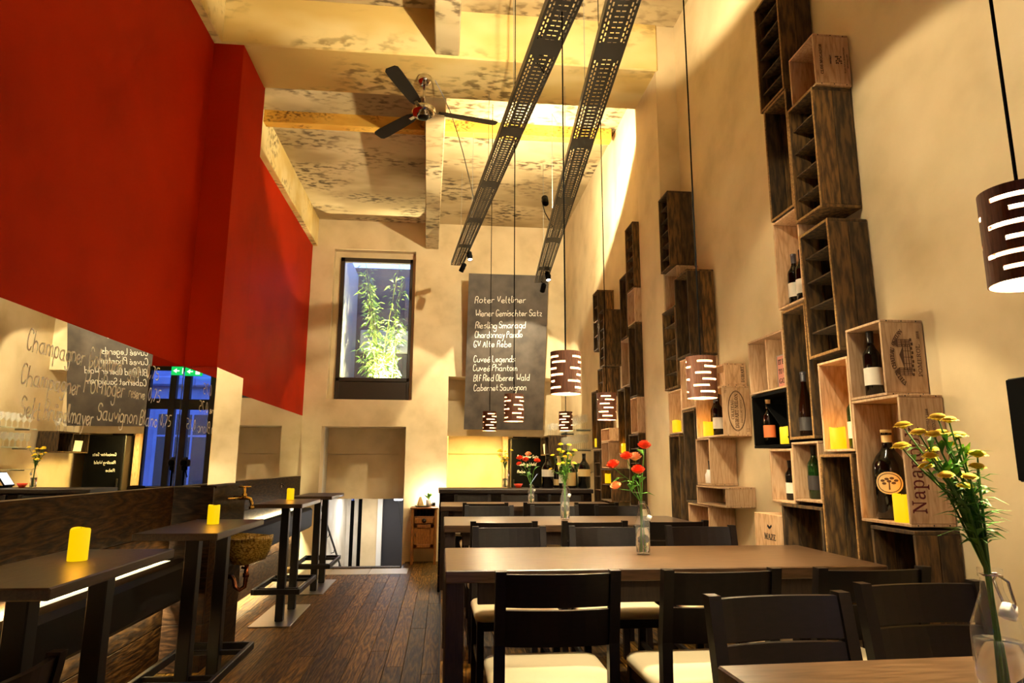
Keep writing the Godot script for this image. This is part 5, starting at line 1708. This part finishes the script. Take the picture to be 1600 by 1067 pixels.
# ---------------------------------------------------------------- bottles, candles, flowers
# style: 0 bordeaux, 1 slim flute, 2 magnum, 3 round flagon
func bottle(label: String, style: int, p: Vector3, g: Material, lab: Material, cap: Material, sc := 1.0, turn := 0.0) -> Node3D:
	var t := thing("wine_bottle", label, "bottle", p, turn)
	var prof: Array
	var lr := 0.0375
	var ly := [0.05, 0.13]
	var top := 0.30
	match style:
		0:
			prof = [Vector2(0, 0.004), Vector2(0.03, 0.0), Vector2(0.037, 0.005), Vector2(0.037, 0.185), Vector2(0.034, 0.20), Vector2(0.020, 0.222), Vector2(0.0145, 0.238), Vector2(0.0135, 0.288), Vector2(0.0155, 0.290), Vector2(0.0155, 0.30), Vector2(0, 0.30)]
		1:
			prof = [Vector2(0, 0.004), Vector2(0.03, 0.0), Vector2(0.0355, 0.005), Vector2(0.0355, 0.13), Vector2(0.033, 0.17), Vector2(0.022, 0.23), Vector2(0.0145, 0.275), Vector2(0.013, 0.33), Vector2(0.015, 0.332), Vector2(0.015, 0.345), Vector2(0, 0.345)]
			lr = 0.036
			ly = [0.03, 0.10]
			top = 0.345
		2:
			prof = [Vector2(0, 0.006), Vector2(0.058, 0.0), Vector2(0.070, 0.008), Vector2(0.070, 0.205), Vector2(0.066, 0.235), Vector2(0.050, 0.27), Vector2(0.030, 0.295), Vector2(0.021, 0.315), Vector2(0.0195, 0.36), Vector2(0.022, 0.362), Vector2(0.022, 0.385), Vector2(0, 0.385)]
			lr = 0.0708
			ly = [0.13, 0.21]
			top = 0.385
		3:
			prof = [Vector2(0, 0.005), Vector2(0.075, 0.0), Vector2(0.088, 0.01), Vector2(0.088, 0.20), Vector2(0.075, 0.24), Vector2(0.045, 0.275), Vector2(0.024, 0.295), Vector2(0.020, 0.34), Vector2(0.024, 0.345), Vector2(0.024, 0.36), Vector2(0, 0.36)]
			lr = 0.0888
			ly = [0.03, 0.20]
			top = 0.36
	var s := Basis.IDENTITY.scaled(Vector3.ONE * sc)
	var key := "bottle%d" % style
	if not cache.has(key):
		cache[key] = lathe(prof, 24)
	part(t, "glass_body", cache[key], g, Transform3D(s, Vector3.ZERO))
	# label: part of a cylinder facing the room (-x) and the street (+z)
	if lab:
		var kl := "label%d" % style
		if not cache.has(kl):
			var st := st_new(true)
			var n := 14
			for i in n:
				var a0 := lerpf(PI * 0.05, PI * 1.25, i / float(n))
				var a1 := lerpf(PI * 0.05, PI * 1.25, (i + 1) / float(n))
				var e0 := Vector3(cos(a0), 0, sin(a0)) * (lr + 0.0006)
				var e1 := Vector3(cos(a1), 0, sin(a1)) * (lr + 0.0006)
				quad(st, e0 + Vector3.UP * ly[0], e1 + Vector3.UP * ly[0], e1 + Vector3.UP * ly[1], e0 + Vector3.UP * ly[1], e0 + e1)
			cache[kl] = done(st)
		part(t, "paper_label", cache[kl], lab, Transform3D(s, Vector3.ZERO))
	var kc := "cap%d" % style
	if not cache.has(kc):
		var r: float = prof[prof.size() - 2].x + 0.001
		cache[kc] = lathe([Vector2(r - 0.002, top - 0.055), Vector2(r - 0.001, top - 0.012), Vector2(r, top - 0.01), Vector2(r, top + 0.001), Vector2(0, top + 0.001)], 18)
	part(t, "capsule", cache[kc], cap, Transform3D(s, Vector3.ZERO))
	return t

var candle_mesh: ArrayMesh
func candle(label: String, p: Vector3, h := 0.10, r := 0.036) -> void:
	var t := thing("pillar_candle", label, "candle", p, rng.randf() * TAU, "yellow glowing pillar candles")
	if candle_mesh == null:
		var st := st_new(true)
		var rings := []
		for q in [[0.96, 0.0], [1.0, 0.02], [1.0, 0.5], [1.0, 0.95], [0.95, 1.0], [0.80, 0.985], [0.72, 0.93], [0.2, 0.92]]:
			var ring := []
			for i in 20:
				var a := TAU * i / 20.0
				var up: float = 0.03 * sin(a * 2.0 + 0.5) * smoothstep(0.6, 1.0, q[1])
				ring.append(Vector3(cos(a) * q[0], q[1] + up, sin(a) * q[0]))
			rings.append(ring)
		add_loft(st, rings)
		candle_mesh = done(st)
	part(t, "wax_body", candle_mesh, M.candle_wax, Transform3D(Basis.IDENTITY.scaled(Vector3(r, h, r)), Vector3.ZERO))
	var st2 := st_new()
	add_tube(st2, [Vector3(0, h * 0.9, 0), Vector3(0.002, h * 1.02, 0)], 0.0015, -1.0, 5)
	part(t, "wick", done(st2), M.ink_black)
	omni(t, "candle_light", Vector3(0, h * 0.6, 0), Color(1.0, 0.66, 0.18), 0.018, 0.03)

# clip-top glass bottle used as a vase
func vase(label: String, p: Vector3, h: float, r: float, turn: float) -> Node3D:
	var t := thing("bottle_vase", label, "vase", p, turn, "clip-top bottles used as vases")
	part(t, "glass_body", lathe([Vector2(0, 0.004), Vector2(r * 0.9, 0.0), Vector2(r, 0.006), Vector2(r, h * 0.56), Vector2(r * 0.93, h * 0.62), Vector2(r * 0.45, h * 0.84), Vector2(r * 0.40, h * 0.93), Vector2(r * 0.48, h * 0.94), Vector2(r * 0.48, h), Vector2(r * 0.36, h)], 24), M.clear_glass)
	part(t, "water", lathe([Vector2(0, 0.010), Vector2(r * 0.93, 0.010), Vector2(r * 0.93, h * 0.50), Vector2(0, h * 0.50)], 20), M.water)
	var st := st_new(true)
	add_tube(st, [Vector3(r * 0.46, h * 0.95, 0.0), Vector3(r * 0.75, h * 0.90, r * 0.3), Vector3(r * 1.15, h * 0.74, r * 0.25), Vector3(r * 1.02, h * 0.70, 0), Vector3(r * 1.15, h * 0.74, -r * 0.25), Vector3(r * 0.75, h * 0.90, -r * 0.3), Vector3(r * 0.46, h * 0.95, 0)], 0.0018 + r * 0.02, -1.0, 6)
	add_tube(st, [Vector3(0, h * 0.955, r * 0.5), Vector3(r * 0.5, h * 0.955, 0), Vector3(0, h * 0.955, -r * 0.5), Vector3(-r * 0.5, h * 0.955, 0), Vector3(0, h * 0.955, r * 0.5)], 0.0018, -1.0, 6)
	part(t, "wire_clip", done(st), M.chrome)
	st = st_new(true)
	add_lathe(st, [Vector2(0, -0.012), Vector2(r * 0.34, -0.012), Vector2(r * 0.36, 0.0), Vector2(r * 0.30, 0.012), Vector2(0, 0.014)], 14, Vector3(r * 1.05, h * 0.68, 0), Basis(Vector3(0, 0, 1), -0.5))
	part(t, "ceramic_stopper", done(st), M.white_ceramic)
	return t

func daisy(st: SurfaceTool, cs: SurfaceTool, p: Vector3, n: Vector3, r: float) -> void:
	# flat yellow flower head of two petal rings round a button
	n = n.normalized()
	var a := n.cross(Vector3(0.3, 0.2, 1)).normalized()
	var b := n.cross(a)
	for ring in 2:
		var k := 14 if ring == 0 else 10
		var rr := r if ring == 0 else r * 0.74
		for i in k:
			var t := TAU * (i + 0.5 * ring) / k
			var d := a * cos(t) + b * sin(t)
			var s := (b * cos(t) - a * sin(t)) * rr * 0.30
			var base := p + d * rr * 0.25 + n * r * (0.10 + 0.15 * ring)
			var mid := p + d * rr * 0.7 + n * r * (0.16 + 0.2 * ring)
			var tip := p + d * rr + n * r * (0.04 + 0.2 * ring)
			tri(st, base, mid + s, mid - s, n)
			tri(st, mid + s, tip, mid - s, n)
			tri(st, base - n * r * 0.15, mid + s - n * 0.001, mid - s - n * 0.001, -n)
	add_lathe(cs, [Vector2(0.0, -r * 0.25), Vector2(r * 0.40, -r * 0.08), Vector2(r * 0.74, r * 0.12), Vector2(r * 0.70, r * 0.30), Vector2(r * 0.42, r * 0.46), Vector2(0, r * 0.52)], 10, p, Basis(a, n, -b))

func rose(st: SurfaceTool, p: Vector3, n: Vector3, r: float, seed_: int) -> void:
	n = n.normalized()
	var a := n.cross(Vector3(0.3, 0.2, 1)).normalized()
	var b := n.cross(a)
	var g := RandomNumberGenerator.new()
	g.seed = seed_
	for ring in 4:
		var k := 6 - ring
		var rr: float = r * [1.0, 0.78, 0.52, 0.28][ring]
		var hh: float = r * [0.75, 1.05, 1.25, 1.3][ring]
		for i in k:
			var t := TAU * (i + 0.4 * ring) / k + g.randf() * 0.3
			var dt := PI / k * 1.25
			var prev := []
			for u in 5:
				var v := u / 4.0
				var row := []
				for s in 4:
					var ang := t + lerpf(-dt, dt, s / 3.0) * (0.45 + 0.55 * v)
					var edge := 1.0 - 0.18 * pow(absf(s / 1.5 - 1.0), 2.0) * v
					var rad: float = rr * (0.25 + 0.75 * sin(v * 1.9)) * (1.08 if v > 0.9 and ring < 2 else 1.0)
					row.append(p + (a * cos(ang) + b * sin(ang)) * rad + n * hh * v * edge)
				if prev.size():
					for s in 3:
						quad(st, prev[s], prev[s + 1], row[s + 1], row[s], (a * cos(t) + b * sin(t)))
				prev = row

# bunch of stems from the mouth of a bottle; heads given as offsets from the mouth
func bunch(label: String, p: Vector3, mouth_h: float, heads: Array, kind: int, size: float, leafiness: int, seed_: int) -> void:
	var g := RandomNumberGenerator.new()
	g.seed = seed_
	var t := thing("flower_bunch", label, "flowers", p)
	var stems := st_new(true)
	var leaves := st_new()
	var i := 0
	for h in heads:
		var top: Vector3 = Vector3(0, mouth_h, 0) + h[0]
		var foot := Vector3(g.randf_range(-0.35, 0.35), 0.015, g.randf_range(-0.35, 0.35)) * Vector3(size, 1, size)
		var neck := Vector3(h[0].x * 0.06, mouth_h, h[0].z * 0.06).limit_length(mouth_h + 0.01)
		var mid := neck.lerp(top, 0.5) + Vector3(-h[0].x * 0.10, 0.02, -h[0].z * 0.1)
		if kind == 0 and i % 3 != 0:
			foot = neck + Vector3(0, -0.01, 0)
		var pts := [foot, neck, neck.lerp(mid, 0.5), mid, mid.lerp(top, 0.55) + Vector3(h[0].x * 0.03, 0, 0), top]
		add_tube(stems, pts, 0.0022, 0.0014, 6)
		for q in leafiness:
			var u := g.randf_range(0.15, 0.85)
			var bp: Vector3 = neck.lerp(mid, u * 2.0) if u < 0.5 else mid.lerp(top, u * 2.0 - 1.0)
			var dir := Vector3(g.randf_range(-1, 1), g.randf_range(0.0, 1.0), g.randf_range(-1, 1)).normalized()
			blade(leaves, bp, dir, g.randf_range(0.03, 0.06) * (2.0 if kind == 1 else 1.0), (0.006 if kind == 0 else 0.018))
		var hs := st_new(kind == 1)
		var n: Vector3 = (h[0] * Vector3(0.7, 0.8, 0.7) + Vector3(0, 0.16, 0.05)).normalized()
		if kind == 0:
			var cs := st_new(true)
			daisy(hs, cs, top, n, h[1])
			var fh := part(t, "flower_head", done(hs), M.petal_yellow)
			part(fh, "flower_centre", done(cs), M.flower_centre)
		else:
			rose(hs, top, n, h[1], seed_ + i)
			part(t, "flower_head", done(hs), M.petal_pale if i % 3 == 2 else M.petal_orange)
		i += 1
	part(t, "stems", done(stems), M.stem_green)
	part(t, "leaves", done(leaves), M.leaf_green)

func small_things() -> void:
	var bk: Material = M.bottle_black
	var gn: Material = M.bottle_green
	var lw: Material = M.label_white
	# candles on the standing tables
	candle("yellow glowing pillar candle on the nearest standing table", w(-1.44, 1.116, 2.93), 0.125, 0.036)
	candle("yellow glowing pillar candle on the standing table by the basin", w(-1.455, 1.116, 4.58), 0.118, 0.036)
	candle("yellow glowing pillar candle on the standing table beyond the basin", w(-1.62, 1.116, 7.55), 0.118, 0.038)
	# crates, nearest group
	bottle("dark wine bottle with white label, left of two in the high pale box", 0, w(1.95, 2.375, 3.445), bk, lw, M.capsule_grey)
	bottle("dark wine bottle, right of two in the high pale box", 0, w(1.95, 2.375, 3.362), bk, lw, M.capsule)
	bottle("slim brown bottle with grey neck in the tall dark crate", 1, w(1.935, 1.653, 3.41), M.bottle_brown, M.label_dark, M.capsule_grey)
	candle("candle beside the green bottle in the pine box", w(1.915, 1.579, 3.10), 0.105, 0.036)
	bottle("green wine bottle with white label beside a candle", 0, w(1.985, 1.579, 3.055), gn, lw, M.capsule)
	bottle("dark bottle with patterned white label in the chateau-print box", 0, w(1.95, 1.809, 2.84), bk, lw, M.capsule)
	var mg := bottle("large dark magnum with a round cream label in the box with red lettering", 2, w(1.965, 1.272, 2.812), bk, null, M.label_cream)
	var st := st_new(true)
	# round label on the magnum, bent to the glass
	for i in 4:
		for j in 24:
			var f := func(r: float, t: float) -> Vector3:
				var a: float = PI * 0.72 + cos(t) * r * 0.8
				return Vector3(cos(a) * 0.0709, 0.155 + sin(t) * r * 0.048, sin(a) * 0.0709)
			var e: Vector3 = f.call((i + 0.5) / 4.0, TAU * j / 24.0)
			quad(st, f.call(i / 4.0, TAU * j / 24.0), f.call((i + 1) / 4.0, TAU * j / 24.0), f.call((i + 1) / 4.0, TAU * (j + 1) / 24.0), f.call(i / 4.0, TAU * (j + 1) / 24.0), Vector3(e.x, 0, e.z))
	var lb := part(mg, "round_label", done(st), M.label_cream)
	# small printed tree inside a thin oval line
	st = st_new(true)
	var bent := func(u: float, v: float, lift: float) -> Vector3:
		var a: float = PI * 0.72 - u * 0.8
		return Vector3(cos(a) * (0.0711 + lift), 0.155 + v * 0.048, sin(a) * (0.0711 + lift))
	for i in 30:
		var t0 := TAU * i / 30.0
		var t1 := TAU * (i + 1) / 30.0
		var e0: Vector3 = bent.call(cos(t0), 0.0, 0.0)
		quad(st, bent.call(cos(t0) * 0.80, sin(t0) * 0.80, 0.0), bent.call(cos(t1) * 0.80, sin(t1) * 0.80, 0.0), bent.call(cos(t1) * 0.87, sin(t1) * 0.87, 0.0), bent.call(cos(t0) * 0.87, sin(t0) * 0.87, 0.0), Vector3(e0.x, 0, e0.z))
	var cv: Vector3 = bent.call(0.0, 0.0, 0.0)
	quad(st, bent.call(-0.06, -0.6, 0.0), bent.call(0.06, -0.6, 0.0), bent.call(0.04, 0.1, 0.0), bent.call(-0.04, 0.1, 0.0), Vector3(cv.x, 0, cv.z))
	for q in [[-0.35, -0.05], [0.3, 0.0], [-0.15, 0.35], [0.2, 0.42], [0.0, 0.15], [-0.45, 0.2], [0.48, 0.22]]:
		for i in 7:
			var b0: float = TAU * i / 7.0
			var b1: float = TAU * (i + 1) / 7.0
			tri(st, bent.call(q[0], q[1], 0.0002), bent.call(q[0] + cos(b0) * 0.17, q[1] + sin(b0) * 0.12, 0.0), bent.call(q[0] + cos(b1) * 0.17, q[1] + sin(b1) * 0.12, 0.0), Vector3(cv.x, 0, cv.z))
	quad(st, bent.call(-0.5, -0.62, 0.0), bent.call(0.5, -0.62, 0.0), bent.call(0.5, -0.56, 0.0), bent.call(-0.5, -0.56, 0.0), Vector3(cv.x, 0, cv.z))
	part(lb, "printed_motif", done(st), M.ink_brown)
	candle("candle beside the large magnum in the box with red lettering", w(1.90, 1.272, 2.655), 0.112, 0.037)
	bottle("small bottle with orange label and cork in the black box", 0, w(1.94, 1.618, 3.835), bk, M.label_orange, M.cork, 0.9)
	candle("candle in front of the black box", w(1.915, 1.618, 3.59), 0.095, 0.036)
	bottle("dark bottle with grey label alone in the pale box under the tall dark crate", 0, w(1.95, 1.328, 3.395), gn, M.label_dark, M.capsule, 0.92)
	bottle("short dark bottle with white band in the narrow pale box", 0, w(1.95, 1.311, 3.65), bk, lw, M.capsule, 0.72)
	var sg := thing("pink_sign", "small pink sign with old lettering leaning in the pale box", "sign", w(1.93, 1.936, 3.585), 0.0)
	part(sg, "sign_plate", cbox(Vector3(0.006, 0.19, 0.16), 0.001), M.sign_pink, at(Vector3(0, 0.095, 0)))
	var sf := st_new()
	for s in [-1.0, 1.0]:
		add_box(sf, Vector3(-0.001, 0.095, 0.08 * s), Vector3(0.009, 0.19, 0.005))
		add_box(sf, Vector3(-0.001, 0.095 + 0.0925 * s, 0), Vector3(0.009, 0.005, 0.16))
	part(sg, "sign_rim", done(sf), M.galvanised)
	for q in [["IT PAYS", 0.15], ["TO WINE", 0.095], ["GOOD", 0.04]]:
		lettering(sg, q[0], Vector3(-0.004, q[1], 0.0), Vector3(0, 0, 1), Vector3.UP, 0.028, M.ink_black, true, true, 0.13)
	# middle group
	candle("candle in the oval-print wine box", w(1.925, 1.706, 4.72), 0.105, 0.04)
	bottle("dark bottle behind the candle in the oval-print box", 0, w(2.0, 1.706, 4.76), bk, null, M.capsule)
	bottle("dark bottle with small white label in the oval-print box", 0, w(1.965, 1.706, 4.64), bk, lw, M.capsule)
	candle("candle in the pale box left in the middle group", w(1.915, 1.762, 5.365), 0.10, 0.036)
	bottle("dark bottle behind the candle left in the middle group", 0, w(1.99, 1.762, 5.31), bk, lw, M.capsule, 0.9)
	var jr := thing("white_jar", "small white jar with a dark stem in the pale box of the middle group", "jar", w(1.94, 1.372, 4.79))
	part(jr, "jar_body", lathe([Vector2(0, 0), Vector2(0.028, 0.0), Vector2(0.03, 0.06), Vector2(0.018, 0.08), Vector2(0.018, 0.095), Vector2(0, 0.095)], 16), M.white_ceramic)
	st = st_new()
	add_tube(st, [Vector3(0, 0.09, 0), Vector3(0, 0.16, 0)], 0.004, -1.0, 6)
	part(jr, "stem", done(st), M.ink_black)
	# far group
	candle("candle in the far left crate of the far group", w(1.87, 1.71, 8.04), 0.10, 0.036)
	candle("candle in the low dark crate near the bar", w(1.865, 1.295, 7.52), 0.105, 0.04)
	candle("candle on the sill of the brown crate in the far group", w(1.865, 1.62, 6.80), 0.095, 0.036)
	bottle("dark bottle in the high dark crate of the far group", 0, w(1.92, 2.79, 6.52), bk, lw, M.capsule)
	bottle("dark bottle in the upright pale box of the far group", 0, w(1.92, 2.294, 6.5), bk, null, M.capsule)
	# bar top
	bottle("tall dark bottle with white band on the bar, left of the group", 2, w(1.37, 1.199, 8.78), bk, lw, M.capsule, 1.12)
	bottle("slim dark bottle on the bar between two labelled ones", 1, w(1.495, 1.199, 8.84), bk, M.label_cream, M.capsule, 1.1)
	bottle("dark bottle with large white label behind the yellow flowers on the bar", 0, w(1.545, 1.199, 8.66), bk, lw, M.capsule, 1.3)
	bottle("broad flagon with a large cream label on the bar", 3, w(1.655, 1.199, 8.78), bk, M.label_cream, M.capsule, 1.0)
	bottle("thin green bottle between the flagon and the magnum on the bar", 1, w(1.765, 1.199, 8.92), gn, null, M.capsule, 0.85)
	bottle("dark magnum with pale label at the right end of the bar", 2, w(1.845, 1.199, 8.74), bk, M.label_cream, M.capsule, 1.15)
	var tb := thing("bar_tablet", "tablet with white screen tilted on the bar, turned to the wall mirror", "tablet", w(1.20, 1.199, 8.86), -0.15)
	part(tb, "stand", cbox(Vector3(0.14, 0.02, 0.12), 0.004), M.matte_black, at(Vector3(0, 0.01, 0)))
	var tbx := Transform3D(Basis(Vector3(0, 0, 1), -0.6), Vector3(0, 0.10, 0))
	part(tb, "case", cbox(Vector3(0.015, 0.20, 0.27), 0.004), M.matte_black, tbx)
	part(tb, "screen", cbox(Vector3(0.002, 0.17, 0.24), 0.0005), M.screen_white, tbx * at(Vector3(-0.009, 0, 0)))
	var rd := thing("red_bowl", "small red bowl on the bar", "bowl", w(0.99, 1.199, 8.85))
	part(rd, "bowl_body", lathe([Vector2(0, 0), Vector2(0.03, 0.0), Vector2(0.06, 0.05), Vector2(0.055, 0.05), Vector2(0.025, 0.008), Vector2(0, 0.008)], 18), M.petal_orange)
	var wc := thing("white_carton", "white carton at the right end of the bar by the crates", "carton", w(1.80, 1.199, 8.98))
	part(wc, "carton_box", cbox(Vector3(0.07, 0.20, 0.07), 0.004), M.paper, at(Vector3(0, 0.10, 0)))
	# vases with flowers
	vase("clip-top bottle of water holding orange roses on the second table", w(0.939, 1.091, 3.15), 0.24, 0.034, 0.2)
	var H := 0.24
	bunch("orange roses with broad green leaves in the bottle on the second table", w(0.939, 1.091, 3.15), H, [[Vector3(-0.13, 0.155, 0.0), 0.030], [Vector3(-0.075, 0.195, 0.03), 0.028], [Vector3(-0.02, 0.19, -0.02), 0.031], [Vector3(-0.025, 0.13, 0.04), 0.031], [Vector3(0.02, 0.245, 0.0), 0.032], [Vector3(-0.13, 0.06, 0.04), 0.026]], 1, 0.03, 2, 71)
	vase("clip-top bottle holding small yellow flowers on the third table", w(0.935, 1.091, 5.15), 0.26, 0.036, 0.3)
	var hd := []
	var g := RandomNumberGenerator.new()
	g.seed = 77
	for i in 18:
		hd.append([Vector3(g.randf_range(-0.10, 0.08), g.randf_range(0.10, 0.30), g.randf_range(-0.08, 0.08)), g.randf_range(0.018, 0.025)])
	bunch("bunch of small yellow flowers on the third table", w(0.935, 1.091, 5.15), 0.26, hd, 0, 0.03, 10, 78)
	vase("clip-top bottle holding an orange posy on the last table", w(0.95, 1.091, 7.25), 0.20, 0.034, 0.1)
	bunch("orange posy with dark leaves on the last table", w(0.95, 1.091, 7.25), 0.20, [[Vector3(-0.12, 0.26, 0), 0.036], [Vector3(-0.06, 0.24, 0.04), 0.036], [Vector3(-0.03, 0.30, 0), 0.036], [Vector3(0.06, 0.23, 0.02), 0.036], [Vector3(-0.13, 0.20, 0.03), 0.03]], 1, 0.03, 2, 81)
	vase("slim glass bottle with yellow flowers at the left of the bar top", w(0.81, 1.199, 8.75), 0.24, 0.036, 0.0)
	hd = []
	for i in 16:
		hd.append([Vector3(g.randf_range(-0.09, 0.09), g.randf_range(0.08, 0.24), g.randf_range(-0.08, 0.08)), g.randf_range(0.022, 0.030)])
	bunch("bunch of yellow flowers at the left of the bar top", w(0.81, 1.199, 8.75), 0.24, hd, 0, 0.03, 10, 79)
	# the big bottle on the nearest table
	vase("large clip-top bottle of water with yellow flowers on the nearest table", w(0.95, 1.091, 1.12), 0.235, 0.039, 0.35)
	# sideways and upward reach of each head from the mouth of the bottle
	var reach := [[-0.121, 0.246], [-0.128, 0.231], [-0.101, 0.257], [-0.063, 0.254], [-0.115, 0.227], [-0.087, 0.231], [-0.041, 0.227], [-0.049, 0.212], [-0.126, 0.208], [-0.117, 0.190], [-0.063, 0.202], [-0.063, 0.183], [-0.024, 0.193], [-0.034, 0.172], [-0.001, 0.155], [-0.122, 0.158], [-0.106, 0.172], [-0.078, 0.155], [-0.068, 0.139]]
	hd = []
	for q in reach:
		hd.append([Vector3(q[0] + 0.018, q[1], g.randf_range(-0.06, 0.06)), g.randf_range(0.013, 0.019)])
	bunch("tall bunch of small yellow flowers in the large bottle on the nearest table", w(0.95, 1.091, 1.12), 0.235, hd, 0, 0.035, 13, 83)
